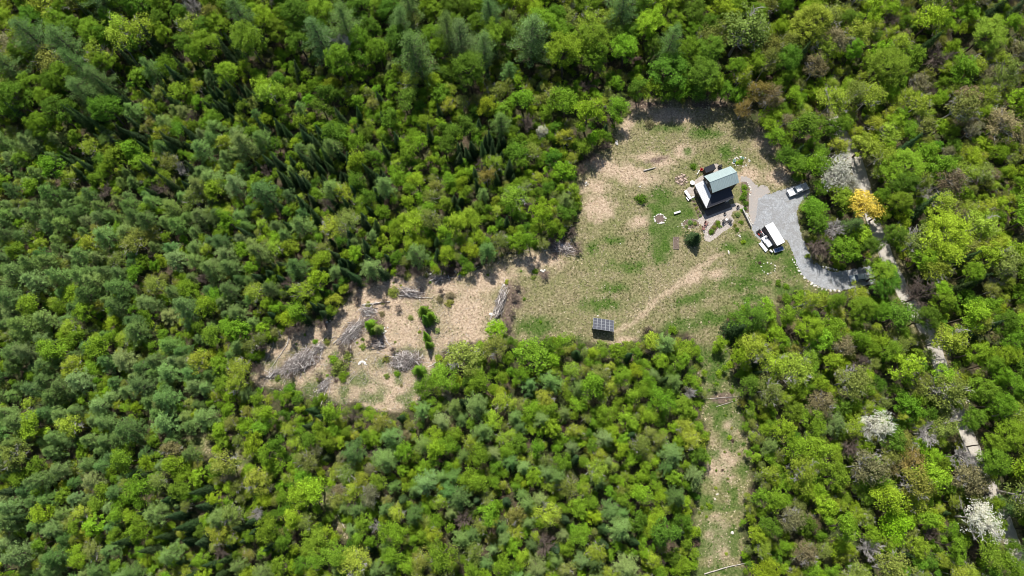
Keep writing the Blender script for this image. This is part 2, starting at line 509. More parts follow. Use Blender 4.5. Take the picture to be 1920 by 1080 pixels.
def flag_mat(name, c0, c1, joint, scale=1.3):
    m, nt, p = new_mat(name)
    tc = nd(nt, "ShaderNodeNewGeometry").outputs["Position"]
    v = nd(nt, "ShaderNodeTexVoronoi"); v.inputs["Scale"].default_value = scale
    nt.links.new(tc, v.inputs["Vector"])
    e = nd(nt, "ShaderNodeTexVoronoi", feature='DISTANCE_TO_EDGE'); e.inputs["Scale"].default_value = scale
    nt.links.new(tc, e.inputs["Vector"])
    sp = nd(nt, "ShaderNodeSeparateColor"); nt.links.new(v.outputs["Color"], sp.inputs[0])
    stone = mixc(nt, sp.outputs[0], c0, c1)
    stone = mixc(nt, math_(nt, 'MULTIPLY', noise(nt, 5, 5, .6, tc), .5), stone, tuple(x * .6 for x in c0))
    j = ramp(nt, e.outputs["Distance"], [(0.02, (1, 1, 1)), (0.07, (0, 0, 0))])
    nt.links.new(mixc(nt, j, stone, joint), p.inputs["Base Color"])
    p.inputs["Roughness"].default_value = 0.9
    return m


M_GRAVEL = gravel_mat("crushed_gravel", (0.16, 0.17, 0.185), (0.54, 0.56, 0.58), (0.27, 0.265, 0.26), 2.6)
M_ROAD = gravel_mat("dirt_road", (0.38, 0.35, 0.31), (0.66, 0.62, 0.56), (0.50, 0.45, 0.38), 3.0)
M_WALK = gravel_mat("tan_stone_dust", (0.27, 0.24, 0.21), (0.50, 0.44, 0.40), (0.38, 0.36, 0.34), 4.0)
M_PATIO = flag_mat("flagstones", (0.50, 0.44, 0.38), (0.42, 0.37, 0.34), (0.30, 0.26, 0.22))


def refine(poly, step=3.0, jit=1.0, seed=1):
    r = random.Random(seed)
    out = []
    n = len(poly)
    for i in range(n):
        a, b = poly[i], poly[(i + 1) % n]
        k = max(1, int(math.hypot(b[0] - a[0], b[1] - a[1]) / step))
        for t in range(k):
            out.append((a[0] + (b[0] - a[0]) * t / k + r.uniform(-jit, jit), a[1] + (b[1] - a[1]) * t / k + r.uniform(-jit, jit)))
    return out


def sheet(name, poly_px, z, mat, jit=0.8, step=3.0, thick=0.0):
    pts = [at(u, v) for u, v in refine(poly_px, step, jit, len(name))]
    import bmesh
    bm = bmesh.new()
    vs_ = [bm.verts.new((x, y, z)) for x, y in pts]
    f = bm.faces.new(vs_)
    f.normal_update()
    if f.normal.z < 0: f.normal_flip()
    if thick:
        r_ = bmesh.ops.extrude_face_region(bm, geom=[f])
        for e in r_["geom"]:
            if isinstance(e, bmesh.types.BMVert): e.co.z += thick
        bmesh.ops.delete(bm, geom=[f], context='FACES_ONLY') if f.is_valid else None
        bmesh.ops.recalc_face_normals(bm, faces=bm.faces)
    bmesh.ops.triangulate(bm, faces=[x for x in bm.faces if len(x.verts) > 4])
    me = bpy.data.meshes.new(name); bm.to_mesh(me); bm.free()
    me.materials.append(mat)
    o = bpy.data.objects.new(name, me); C.objects.link(o)
    o["kind"] = "structure"
    return o


def road_sheet():
    pts = []
    for (a, b) in zip(ROAD[:-1], ROAD[1:]):
        for t in range(6):
            pts.append((a[0] + (b[0] - a[0]) * t / 6, a[1] + (b[1] - a[1]) * t / 6))
    W = [at(*p) for p in pts]
    L, R = [], []
    for i, (x, y) in enumerate(W):
        x0, y0 = W[max(i - 2, 0)]; x1, y1 = W[min(i + 2, len(W) - 1)]
        d = math.hypot(x1 - x0, y1 - y0) or 1
        n = (-(y1 - y0) / d, (x1 - x0) / d)
        w = 1.8 + random.uniform(-.15, .15)
        w2 = 1.8 + random.uniform(-.15, .15)
        L.append((x + n[0] * w, y + n[1] * w, 0.004)); R.append((x - n[0] * w2, y - n[1] * w2, 0.004))
    n = len(W)
    me = np_mesh("road", np.array(L + R), np.array([(i, i + 1, n + i + 1, n + i) for i in range(n - 1)]), [M_ROAD])
    me.update()
    if me.polygons[0].normal.z < 0: me.flip_normals()
    o = bpy.data.objects.new("dirt_road", me); C.objects.link(o); o["kind"] = "structure"


road_sheet()
sheet("gravel_driveway", DRIVE, 0.008, M_GRAVEL, 1.3, 1.6)
sheet("stone_dust_path", WALK, 0.012, M_WALK, 1.2, 1.6)
sheet("flagstone_patio", PATIO, 0.016, M_PATIO, 0.3)
sheet("flagstone_terrace", TERRACE, 0.016, M_PATIO, 0.3)
sheet("side_terrace", TERRACE2, 0.016, M_PATIO, 0.3)


# ---------------------------------------------------------------- tree meshes (unit crown radius 1, base at z = 0)
def quads(cen, nor, size, r, aspect=0.62):
    """diamond leaf cards"""
    n = len(cen)
    nor = nor / (np.linalg.norm(nor, axis=1, keepdims=True) + 1e-9)
    t = r.normal(size=(n, 3))
    t -= nor * np.sum(t * nor, 1, keepdims=True)
    t /= np.linalg.norm(t, axis=1, keepdims=True) + 1e-9
    b = np.cross(nor, t)
    s = (size * r.uniform(0.6, 1.35, n))[:, None]
    P = np.stack([cen - t * s * .5, cen + b * s * .5 * aspect - nor * s * .06, cen + t * s * .5, cen - b * s * .5 * aspect - nor * s * .06], 1)
    return P.reshape(-1, 3), np.arange(n * 4).reshape(-1, 4)


def broad_crown(seed, z0=1.1, tall=1.0, lobes=9, sub=12, per=26, leaf=0.10, spread=0.085, lobe_r=0.40, open_=0.0):
    r = np.random.default_rng(seed)
    C_ = []
    # lobe centres scattered over a dome
    cs = []
    while len(cs) < lobes:
        d = r.normal(size=3); d /= np.linalg.norm(d)
        if d[2] < -0.35: continue
        p = d * np.array([0.62, 0.62, 0.62 * tall]) * r.uniform(0.72, 1.08)
        if all(np.linalg.norm(p - c) > 0.34 for c in cs) or r.random() < 0.04: cs.append(p)
    cs.append(np.array([0, 0, 0.25 * tall]))
    P, N = [], []
    for c in cs:
        R = lobe_r * r.uniform(0.75, 1.2)
        for _ in range(sub):
            d = r.normal(size=3); d /= np.linalg.norm(d)
            if d[2] < -0.25: d[2] = -d[2]
            sc = c + d * R * np.array([1, 1, .85]) * r.uniform(0.7, 1.08)
            if r.random() < open_: continue
            k = int(per * r.uniform(0.6, 1.4))
            off = r.normal(size=(k, 3)) * spread * np.array([1, 1, .55])
            P.append(sc + off)
            N.append(d * 0.8 + np.array([0, 0, 0.55]) + r.normal(size=(k, 3)) * 0.55)
    P = np.concatenate(P); N = np.concatenate(N)
    P[:, 2] += z0 + 0.55 * tall
    V, F = quads(P, N, np.full(len(P), leaf), r)
    return V, F, [c + np.array([0, 0, z0 + 0.55 * tall]) for c in cs]


def pine_crown(seed, H=3.4, whorls=9, leaf=0.075, z0=0.9, nb0=9, rag=(.72, 1.15), tuft=(.062, .032)):
    """white pine: layered boughs carrying upswept needle tufts"""
    r = np.random.default_rng(seed)
    P, N, tips = [], [], []
    for w in range(whorls):
        t = w / (whorls - 1)
        z = z0 + (H - z0) * (t ** 0.9)
        L = (1.0 - t ** 1.7) * 0.92 + 0.10
        nb = int(nb0 - 4 * t)
        a0 = r.uniform(0, 6.28)
        for b in range(nb):
            a = a0 + 6.283 * b / nb + r.normal() * 0.18
            Lb = L * r.uniform(*rag)
            dirv = np.array([math.cos(a), math.sin(a), 0.12 + 0.35 * t])
            tip = np.array([0, 0, z]) + dirv * Lb
            tips.append((np.array([0, 0, z - .05]), tip))
            nt_ = max(3, int(7 * Lb))
            for j in range(nt_):
                f = 0.28 + 0.72 * (j + r.random() * .6) / nt_
                side = np.array([-math.sin(a), math.cos(a), 0]) * r.normal() * 0.12 * f + np.array([0, 0, r.uniform(0, .10)])
                c = np.array([0, 0, z]) + dirv * Lb * f + side + np.array([0, 0, 0.05])
                k = int(26 * r.uniform(.7, 1.3))
                off = r.normal(size=(k, 3)) * np.array([tuft[0], tuft[0], tuft[1]])
                P.append(c + off)
                N.append(r.normal(size=(k, 3)) * .7 + np.array([0, 0, .9]) + dirv * .3)
    P = np.concatenate(P); N = np.concatenate(N)
    V, F = quads(P, N, np.full(len(P), leaf), r, 0.45)
    return V, F, tips


def spruce_crown(seed, H=4.6, tiers=20, leaf=0.13):
    r = np.random.default_rng(seed)
    P, N = [], []
    for w in range(tiers):
        t = w / (tiers - 1)
        z = 0.35 + (H - 0.45) * t
        L = (1 - t) ** 0.85 * 1.0 + 0.03
        nb = max(4, int(13 * (1 - t) + 4))
        a0 = r.uniform(0, 6.28)
        for b in range(nb):
            a = a0 + 6.283 * b / nb + r.normal() * .12
            Lb = L * r.uniform(.8, 1.15)
            k = int(9 + 18 * Lb)
            f = r.uniform(.15, 1, k)
            wd = 0.11 * (1.15 - f) + .02
            x = f * Lb
            y = r.normal(size=k) * wd
            zz = z - 0.30 * x * f + r.normal(size=k) * .02
            P.append(np.stack([x * math.cos(a) - y * math.sin(a), x * math.sin(a) + y * math.cos(a), zz], 1))
            N.append(r.normal(size=(k, 3)) * .35 + np.array([math.cos(a) * .5, math.sin(a) * .5, .9]))
    P = np.concatenate(P); N = np.concatenate(N)
    V, F = quads(P, N, np.full(len(P), leaf), r, .5)
    return V, F


def limb_mesh(seed, z0, targets, r0, H, crook=0.05):
    """trunk that forks to the crown's lobes"""
    r = random.Random(seed)
    mb = MB()
    top = z0 + 0.35
    pts = [Vector((0, 0, -0.05))]
    for k in range(1, 4): pts.append(Vector((r.uniform(-crook, crook), r.uniform(-crook, crook), top * k / 3)))
    mb.path(pts, r0, r0 * .62, 6)
    for t in targets:
        t = Vector(t)
        m = pts[-1].lerp(t, 0.5) + Vector((r.uniform(-.06, .06), r.uniform(-.06, .06), r.uniform(-.08, .02)))
        mb.path([pts[-1] + Vector((0, 0, -r.uniform(0, .15))), m, t], r0 * .42, r0 * .10, 4)
    return mb


def branchy(seed, z0=0.9, H=2.5, r0=0.06, n1=13, n2=7, n3=4, twig=0.012, wide=1.0):
    """a leafless crown: limbs, branches and twigs"""
    r = random.Random(seed)
    mb = MB()
    mb.path([Vector((0, 0, -0.05)), Vector((r.uniform(-.05, .05), r.uniform(-.05, .05), z0)), Vector((0, 0, H * .8))], r0, r0 * .4, 5)
    tips = []
    for i in range(n1):
        a = r.uniform(0, 6.283); z = z0 + (H * .75 - z0) * r.random() ** .8
        el = r.uniform(.25, 1.1)
        L = r.uniform(.6, 1.0) * wide
        p0 = Vector((0, 0, z)); d = Vector((math.cos(a) * math.cos(el), math.sin(a) * math.cos(el), math.sin(el)))
        p1 = p0 + d * L * .5 + Vector((0, 0, -.03)); p2 = p0 + d * L
        mb.path([p0, p1, p2], r0 * .4, twig, 4)
        for j in range(n2):
            q0 = p0.lerp(p2, r.uniform(.3, 1))
            d2 = (d + Vector((r.gauss(0, .6), r.gauss(0, .6), r.gauss(.2, .4)))).normalized()
            q1 = q0 + d2 * L * r.uniform(.2, .42)
            mb.tube(q0, q1, twig * 1.2, twig * .7, 3, False)
            for k in range(n3):
                s0 = q0.lerp(q1, r.uniform(.3, 1))
                d3 = (d2 + Vector((r.gauss(0, .7), r.gauss(0, .7), r.gauss(.1, .5)))).normalized()
                s1 = s0 + d3 * L * r.uniform(.1, .24)
                mb.tube(s0, s1, twig * .8, twig * .5, 3, False)
                tips.append(s1)
    return mb, tips


def tri(mb):
    """MB -> arrays of quads (triangles and n-gons are split to degenerate-free quads/tris padded)"""
    me = bpy.data.meshes.new("tmp"); me.from_pydata(mb.v, [], mb.f); me.update()
    return me


KIT = {}      # kit name -> list of (crown mesh, trunk mesh)


def kit_add(key, V, F, leafmat, trunk_mb, barkmat):
    cm = np_mesh("crown", V, F, [leafmat], smooth=False)
    tm = bpy.data.meshes.new("trunk"); tm.from_pydata(trunk_mb.v, [], trunk_mb.f); tm.materials.append(barkmat); tm.update()
    KIT.setdefault(key, []).append((cm, tm))


for s in range(9):       # mid sized round crowns; total height about 2.6 crown radii
    V, F, cs = broad_crown(100 + s, 1.0, [1.0, 1.2, .9, 1.45, 1.0, 1.3, 1.1, 1.6, 1.2][s], lobes=[9, 7, 12, 9, 13, 8, 10, 8, 14][s], sub=[13, 14, 11, 12, 10, 14, 12, 13, 10][s], per=22,
                           leaf=.095, spread=[.085, .10, .07, .11, .075, .09, .12, .08, .10][s], lobe_r=[.40, .44, .33, .38, .31, .42, .37, .36, .30][s], open_=[0, 0, .1, .05, .12, 0, .1, .05, .15][s])
    kit_add("leafy", V, F, M_LEAF, limb_mesh(s, 1.0, cs, .07, 2.6), M_BARK)
for s in range(5):       # big tall hardwoods
    V, F, cs = broad_crown(200 + s, 1.4, 1.7, lobes=22, sub=14, per=28, leaf=.058, spread=.06, lobe_r=[.28, .31, .26, .3, .27][s], open_=.06)
    kit_add("tall", V, F, M_LEAF, limb_mesh(20 + s, 1.5, cs, .06, 3.4), M_BARK)
for s in range(5):       # half open spring crowns with twigs showing
    V, F, cs = broad_crown(300 + s, 1.1, 1.1, lobes=10, sub=12, per=20, leaf=.09, spread=.10, open_=.08)
    mb, _ = branchy(310 + s, 0.9, 2.2, .06, 12, 6, 3)
    kit_add("budding", V, F, M_LEAF, mb, M_TWIG)
for s in range(6):
    V, F, tips = pine_crown(400 + s, [3.0, 3.3, 2.8, 3.2, 3.0, 2.7][s], [8, 9, 8, 9, 8, 7][s])
    mb = MB(); mb.path([(0, 0, -.05), (0.02, 0, 1.4), (0, 0, 3.0)], .06, .015, 6)
    for a, b in tips: mb.tube(a, b, .014, .006, 3, False)
    kit_add("pine", V, F, M_NEEDLE, mb, M_BARK)
for s in range(3):       # tall old white pines
    V, F, tips = pine_crown(450 + s, 5.2, 12, .066, 1.5, 8, (.45, 1.2), (.085, .035))
    mb = MB(); mb.path([(0, 0, -.05), (0.03, 0, 2.4), (0, 0, 5.1)], .07, .015, 6)
    for a, b in tips: mb.tube(a, b, .014, .006, 3, False)
    kit_add("tallpine", V, F, M_NEEDLE, mb, M_BARK)
for s in range(4):
    V, F = spruce_crown(500 + s, [4.6, 5.2, 4.0, 4.8][s])
    mb = MB(); mb.path([(0, 0, -.05), (0, 0, 4.0)], .06, .012, 6)
    kit_add("spruce", V, F, M_NEEDLE, mb, M_BARK)
for s in range(3):
    V, F, cs = broad_crown(600 + s, 1.0, 1.0, lobes=12, sub=12, per=19, leaf=.078, spread=.09, open_=.12)
    mb, _ = branchy(610 + s, 0.8, 2.1, .06, 12, 6, 4)
    kit_add("blossom", V, F, M_PETAL, mb, M_TWIG)
BARE = []
for s in range(4):
    mb, tips = branchy(700 + s, 0.7, 2.3, .055, 24, 9, 6, .011)
    for bm_ in (M_TWIG, M_BROWNTWIG):
        # upper limbs are the crown, the stem below them the trunk
        cm = bpy.data.meshes.new("crown"); nstem = 2 * 10
        cm.from_pydata(mb.v[nstem:], [], [tuple(i - nstem for i in f) for f in mb.f if min(f) >= nstem]); cm.materials.append(bm_); cm.update()
        tm = bpy.data.meshes.new("trunk")
        tm.from_pydata(mb.v[:nstem], [], [f for f in mb.f if max(f) < nstem]); tm.materials.append(bm_); tm.update()
        KIT.setdefault("bare" if bm_ is M_TWIG else "brown", []).append((cm, tm))
for s in range(4):
    V, F, cs = broad_crown(800 + s, -.25, .8, lobes=8, sub=9, per=14, leaf=.15, spread=.12, lobe_r=.42)
    mb = MB()
    for k in range(5):
        a = k * 1.256
        mb.tube((0, 0, -.05), (.4 * math.cos(a), .4 * math.sin(a), .55), .05, .02, 4)
    kit_add("shrub", V, F, M_LEAF, mb, M_BROWNTWIG)

TINT = {"silver": (0.46, 0.46, 0.40),  # linear foliage colours
    "mid green": (0.185, 0.318, 0.024), "deep green": (0.120, 0.228, 0.022), "bright green": (0.255, 0.395, 0.026),
    "yellow green": (0.310, 0.405, 0.045), "olive green": (0.235, 0.285, 0.058), "brownish": (0.245, 0.225, 0.115), "pale green": (0.27, 0.34, 0.11),
    "grey green": (0.195, 0.315, 0.080), "blue green": (0.130, 0.230, 0.060), "dark green": (0.045, 0.085, 0.028), "sage green": (0.235, 0.34, 0.105),
    "white": (0.74, 0.74, 0.68), "orange yellow": (0.58, 0.47, 0.08), "rusty": (0.27, 0.215, 0.065), "grey": (.3, .28, .26), "brown": (.16, .12, .09)}

# ---------------------------------------------------------------- the forest
# composition of the forest every 120 px: P pine, p pine and leafy, S small spruce among leafy, M tall hardwood, T tall pine among hardwood,
# b mid green leafy, y yellow green leafy, o olive/brown half-leafed
COMP = ["MTMMMTTTMMMMMyyo",
        "TTSSbbbbbbMMyyyo",
        "pSSPSSbSbbbbbyyo",
        "PPPPpSbbbbbbbMyy",
        "PPpPSSbbbbbbMMMy",
        "PpPpobbbbbbbyyyM",
        "PPPpbppppbbbybyM",
        "PPbobopppppbboyy",
        "PPpSbpbpppbbyybb"]
MIX = {  # (kind, tone, weight)
    "P": [("pine", "grey green", 6), ("pine", "blue green", 3), ("pine", "sage green", 2), ("leafy", "mid green", 2), ("budding", "yellow green", 1.2), ("leafy", "bright green", .8), ("budding", "olive green", .5)],
    "p": [("pine", "grey green", 3), ("pine", "sage green", 1), ("pine", "blue green", 1), ("leafy", "mid green", 4), ("leafy", "bright green", 1.5), ("budding", "yellow green", 1.6), ("budding", "olive green", 1), ("brown", "brown", .3)],
    "S": [("spruce", "dark green", 3.4), ("leafy", "mid green", 3), ("leafy", "deep green", 2), ("budding", "yellow green", 1.0), ("pine", "grey green", 2.2), ("budding", "olive green", 1.0), ("leafy", "bright green", 1), ("brown", "brown", .4)],
    "M": [("tall", "mid green", 4), ("tall", "deep green", 3), ("tall", "bright green", 2), ("tallbud", "olive green", 2), ("tallbud", "yellow green", 1.3), ("tallpine", "blue green", .5), ("tallbud", "brownish", .3)],
    "T": [("tall", "mid green", 3), ("tallpine", "blue green", .7), ("tallpine", "grey green", .5), ("tall", "deep green", 2), ("tallbud", "yellow green", 1.1), ("tallbud", "olive green", 1)],
    "b": [("leafy", "mid green", 5), ("leafy", "deep green", 2), ("leafy", "bright green", 2.4), ("budding", "yellow green", 1.4), ("budding", "olive green", 1.4), ("pine", "grey green", .7), ("spruce", "dark green", .25), ("brown", "brown", .25)],
    "y": [("leafy", "bright green", 4), ("budding", "yellow green", 3.6), ("leafy", "mid green", 3), ("budding", "olive green", 2), ("budding", "brownish", .5), ("leafy", "deep green", .6), ("bare", "grey", .2), ("brown", "brown", .25)],
    "o": [("budding", "olive green", 3), ("budding", "yellow green", 2), ("leafy", "bright green", 2), ("budding", "brownish", 1.3), ("leafy", "mid green", 2), ("brown", "brown", .3)]}
HT = {"leafy": 2.75, "tall": 3.5, "budding": 2.75, "tallbud": 2.9, "pine": 3.2, "tallpine": 5.2, "spruce": 4.7, "blossom": 2.6, "bare": 2.5, "brown": 2.5, "shrub": .95}
CZ = {"leafy": .62, "tall": .72, "budding": .6, "tallbud": .6, "pine": .6, "tallpine": .62, "spruce": .45, "blossom": .6, "bare": .6, "brown": .6, "shrub": .5}
trees = []     # dict(x, y, R, H, kind, tone, fixed)


def add_tree(u, v, Rpx, kind, tone, H=None, label=None, lab_cat=None, name=None):
    """a tree whose crown centre is seen at pixel (u, v)"""
    H_ = H or 10.0
    R = Rpx * mpp(v) * (1 - H_ * .6 / CAM_H)
    if H is None:
        H = R * HT[kind] * (1.0 if kind != "spruce" else 1.0)
    x, y = at(u, v, H * CZ[kind])
    trees.append(dict(x=x, y=y, R=R, H=H, kind=kind, tone=tone, fixed=True, label=label, name=name))


def fixed_list(ox, oy, sc, L, Rpx, kind, tone, H=None):
    for u, v in L: add_tree(ox + u / sc, oy + v / sc, Rpx + .8, kind, tone, (H or 9) * 1.05)


add_tree(1628, 393, 38, "leafy", "orange yellow", 13, "orange and yellow tree between the gravel driveway and the dirt road")
add_tree(1641, 803, 29, "blossom", "white", 12, "smaller of the two round white blossoming trees, at lower right")
add_tree(1827, 972, 37, "blossom", "white", 13, "larger white blossoming tree beside the dirt road near the bottom right corner")
add_tree(1013, 250, 13, "blossom", "white", 8, "small whitish blossoming tree among green trees left of the upper clearing")
add_tree(1568, 322, 36, "budding", "silver", 10, "wide silvery grey budding tree above the pickup truck beside the dirt road")
add_tree(1590, 345, 20, "budding", "silver", 8, "smaller silvery grey tree between the pickup truck and the pale road")
add_tree(640, 88, 26, "bare", "grey", 14, "tangled grey dead tree between tall pines at the top")
add_tree(1287, 735, 15, "bare", "grey", 8, "small grey dead tree at the left edge of the grassy corridor")
add_tree(362, 18, 20, "bare", "grey", 14, "grey leafless tree at the top edge left of centre")
add_tree(346, 322, 11, "bare", "grey", 8, "small whitish bare tree among pines at upper left")
add_tree(482, 963, 16, "bare", "grey", 7, "grey bare tree low in the picture, left of centre")
add_tree(706, 985, 14, "bare", "grey", 7, "grey bare tree among green trees near the bottom, left of centre")
add_tree(1760, 108, 28, "brown", "brown", 12)
add_tree(1880, 232, 34, "budding", "brownish", 12)
add_tree(1900, 95, 26, "budding", "brownish", 12)
add_tree(1710, 868, 28, "budding", "rusty", 10, "rusty orange budding tree between the two white blossoming trees")
add_tree(1592, 838, 20, "brown", "brown", 8)
add_tree(1725, 555, 30, "brown", "brown", 11)
add_tree(1800, 855, 22, "bare", "grey", 10)
add_tree(1530, 455, 24, "brown", "brown", 6)
add_tree(1545, 470, 20, "brown", "brown", 6)
add_tree(1560, 430, 22, "bare", "grey", 7)
add_tree(1420, 175, 26, "budding", "rusty", 13)
add_tree(1000, 668, 42, "leafy", "mid green", 10, "large bright green tree below the short green grass patch")
add_tree(930, 618, 20, "leafy", "bright green", 5.5)
add_tree(870, 668, 38, "budding", "olive green", 9)
add_tree(795, 722, 22, "leafy", "deep green", 7)
add_tree(626, 566, 16, "leafy", "yellow green", 5)
add_tree(787, 272, 22, "leafy", "bright green", 11, "very round bright green tree among small dark spruces, upper centre")
add_tree(1520, 45, 48, "tall", "yellow green", 17)
add_tree(1775, 440, 58, "tall", "bright green", 17)
add_tree(1722, 455, 34, "tallbud", "olive green", 13)
add_tree(1850, 460, 26, "budding", "yellow green", 10)
add_tree(1700, 310, 40, "tall", "bright green", 13)
add_tree(1670, 120, 44, "tall", "mid green", 15)
add_tree(1855, 55, 46, "tall", "yellow green", 15)
add_tree(1620, 440, 30, "leafy", "bright green", 10)
add_tree(1590, 470, 30, "leafy", "mid green", 10)
add_tree(1575, 375, 34, "leafy", "mid green", 9)
add_tree(1530, 395, 28, "leafy", "mid green", 6)
add_tree(1600, 420, 22, "pine", "blue green", 10)
add_tree(1650, 400, 24, "leafy", "mid green", 9)
add_tree(1655, 512, 32, "tall", "mid green", 11)
add_tree(1606, 553, 22, "tallbud", "yellow green", 7)
add_tree(1665, 535, 30, "tall", "deep green", 11)
add_tree(1680, 595, 30, "leafy", "deep green", 10)
add_tree(1490, 700, 38, "budding", "yellow green", 11)
add_tree(1620, 275, 26, "leafy", "yellow green", 10)
add_tree(1560, 190, 34, "budding", "yellow green", 12)
add_tree(1100, 215, 36, "leafy", "bright green", 14)
add_tree(1060, 195, 30, "leafy", "mid green", 13)
add_tree(1325, 130, 44, "tall", "deep green", 14)
add_tree(1255, 128, 42, "tall", "deep green", 14)
add_tree(1390, 60, 48, "tallbud", "olive green", 18)
add_tree(1120, 60, 42, "tall", "mid green", 18)
add_tree(1060, 95, 42, "tall", "mid green", 19)
add_tree(1405, 597, 38, "pine", "deep green", 11)
add_tree(1432, 588, 26, "leafy", "mid green", 8)
add_tree(1380, 615, 24, "spruce", "dark green", 10)
add_tree(1350, 645, 15, "leafy", "mid green", 5)
add_tree(1245, 650, 22, "pine", "grey green", 8)
add_tree(1225, 640, 18, "leafy", "yellow green", 7)
add_tree(1283, 655, 20, "leafy", "mid green", 7)
add_tree(1303, 443, 15, "spruce", "dark green", 7, "tall dark conifer beside the flagstone patio")
for u, v, R, H in ((783, 92, 42, 21), (862, 72, 34, 21), (905, 92, 34, 19), (997, 72, 40, 20), (1173, 18, 34, 21), (640, 35, 38, 21), (605, 75, 34, 19), (835, 50, 32, 21),
                   (65, 70, 40, 19), (133, 88, 38, 18), (20, 130, 34, 17), (455, 35, 36, 20), (200, 150, 30, 15), (160, 165, 30, 15), (740, 40, 32, 20)):
    add_tree(u, v, R, "tallpine", "blue green", H)
fixed_list(480, 0, 3, [(975, 760), (790, 780), (735, 860), (570, 640), (1140, 850), (1195, 860), (1280, 850), (1335, 860), (1285, 800), (1320, 790), (150, 920), (130, 930),
                       (350, 940), (405, 900), (430, 950), (520, 1000), (645, 960), (120, 710), (45, 720), (25, 570), (185, 1030), (290, 1040), (480, 660), (1035, 630), (250, 1020)], 9, "spruce", "dark green", 10)
fixed_list(0, 0, 3, [(1320, 530), (1290, 330), (1345, 300), (1050, 400), (990, 420), (860, 240), (760, 370), (460, 690), (490, 680), (560, 720), (760, 740), (980, 780), (1085, 770),
                     (180, 690), (965, 1040), (640, 540), (500, 80), (560, 130), (1030, 60)], 11, "spruce", "dark green", 13)
fixed_list(480, 260, 3, [(1105, 340), (1010, 580), (1015, 650), (620, 620), (135, 380), (260, 370), (330, 450), (1410, 470), (190, 490)], 9, "spruce", "dark green", 9)
fixed_list(960, 720, 3, [(300, 770), (515, 815), (520, 900), (245, 930), (680, 890), (350, 430), (100, 60)], 10, "spruce", "dark green", 9)
fixed_list(480, 720, 3, [(320, 150), (390, 190), (310, 240), (820, 190), (1165, 110), (400, 410), (820, 650), (640, 930), (1240, 650), (1410, 670)], 9, "spruce", "dark green", 8)
fixed_list(0, 720, 3, [(940, 650), (1150, 600), (1160, 700), (1060, 800), (1000, 740), (930, 860), (700, 890), (850, 940), (60, 600), (150, 750)], 12, "spruce", "dark green", 10)
fixed_list(1440, 360, 3, [(1160, 500), (1230, 780), (860, 110), (1100, 390), (1040, 560)], 13, "spruce", "dark green", 13)
fixed_list(1440, 0, 3, [(880, 260), (780, 830), (180, 340), (1400, 60), (1290, 40)], 12, "spruce", "dark green", 13)
for u, v, R, H, tn_ in ((794, 583, 13, 6.5, "deep green"), (804, 592, 12, 6, "mid green"), (801, 600, 12, 6, "deep green"), (799, 633, 10, 6.5, "mid green"), (805, 646, 9, 5, "deep green"),
                        (693, 606, 12, 6, "mid green"), (706, 616, 11, 5.5, "olive green"), (699, 620, 10, 5, "deep green"), (785, 694, 13, 6, "deep green")):
    add_tree(u, v, R, "spruce", tn_, H)
for u, v, R, H, k_, tn_ in ((1195, 163, 22, 9, "leafy", "deep green"), (1222, 168, 20, 9, "leafy", "mid green"), (1250, 165, 24, 10, "leafy", "deep green"), (1280, 167, 22, 9, "leafy", "mid green"),
                       (1308, 168, 22, 9, "leafy", "deep green"), (1335, 166, 24, 9, "leafy", "mid green"), (1362, 168, 22, 9, "leafy", "deep green"), (1390, 178, 22, 9, "leafy", "mid green"),
                       (1395, 205, 20, 9, "budding", "rusty"), (1150, 205, 24, 9, "leafy", "mid green"), (1455, 255, 22, 8, "leafy", "mid green"), (1478, 290, 24, 8, "leafy", "deep green"),
                       (1500, 310, 24, 8, "leafy", "mid green"), (1440, 225, 24, 9, "leafy", "bright green")):
    add_tree(u, v, R, k_, tn_, H)

for u, v, R, H in ((720, 500, 14, 4.5), (752, 506, 12, 4), (832, 500, 14, 4.5), (893, 490, 13, 4.5), (604, 603, 15, 5), (560, 612, 16, 6), (535, 628, 15, 6), (690, 527, 12, 4), (1035, 455, 12, 4), (1072, 436, 12, 4),
                   (1110, 292, 14, 5), (1135, 275, 12, 5), (1092, 320, 12, 5), (1200, 190, 12, 5), (500, 650, 13, 5), (480, 690, 12, 4.5), (660, 540, 12, 4), (780, 508, 12, 4), (860, 500, 11, 4), (1480, 320, 12, 4)):
    add_tree(u, v, R, "brown", "brown", H)
for u, v, R, H in ((720, 566, 9, 2.2), (748, 578, 8, 2), (690, 642, 8, 2), (640, 652, 9, 2.2), (600, 704, 9, 2.2), (655, 658, 8, 1.8), (738, 657, 8, 2), (830, 546, 9, 2.2), (966, 556, 9, 2), (962, 588, 9, 2), (952, 612, 8, 2),
                   (970, 536, 8, 2), (1022, 518, 8, 1.8), (705, 634, 9, 2.2), (548, 706, 9, 2.2), (670, 560, 8, 2), (1085, 470, 9, 2), (1040, 478, 8, 1.8)):
    add_tree(u, v, R, "brown", "brown", H)
for u, v, R, k_, tn_ in ((1312, 672, 9, "leafy", "mid green"), (1322, 700, 8, "leafy", "bright green"), (1318, 740, 8, "budding", "olive green"), (1385, 700, 9, "leafy", "mid green"), (1390, 755, 9, "budding", "olive green"),
                         (1398, 800, 8, "leafy", "mid green"), (1405, 850, 9, "leafy", "bright green"), (1318, 880, 8, "leafy", "mid green"), (1308, 930, 8, "leafy", "deep green"), (1398, 930, 9, "budding", "yellow green"),
                         (1392, 980, 8, "leafy", "mid green"), (1308, 1000, 8, "leafy", "mid green"), (1394, 1040, 9, "leafy", "bright green"), (1360, 690, 7, "leafy", "bright green"), (1340, 720, 6, "leafy", "mid green")):
    add_tree(u, v, R, k_, tn_, 3.2)

# crowns already placed stop the random ones from growing through them
cell = {}
CS = 6.0


def grid_put(t):
    cell.setdefault((int(t["x"] // CS), int(t["y"] // CS)), []).append(t)


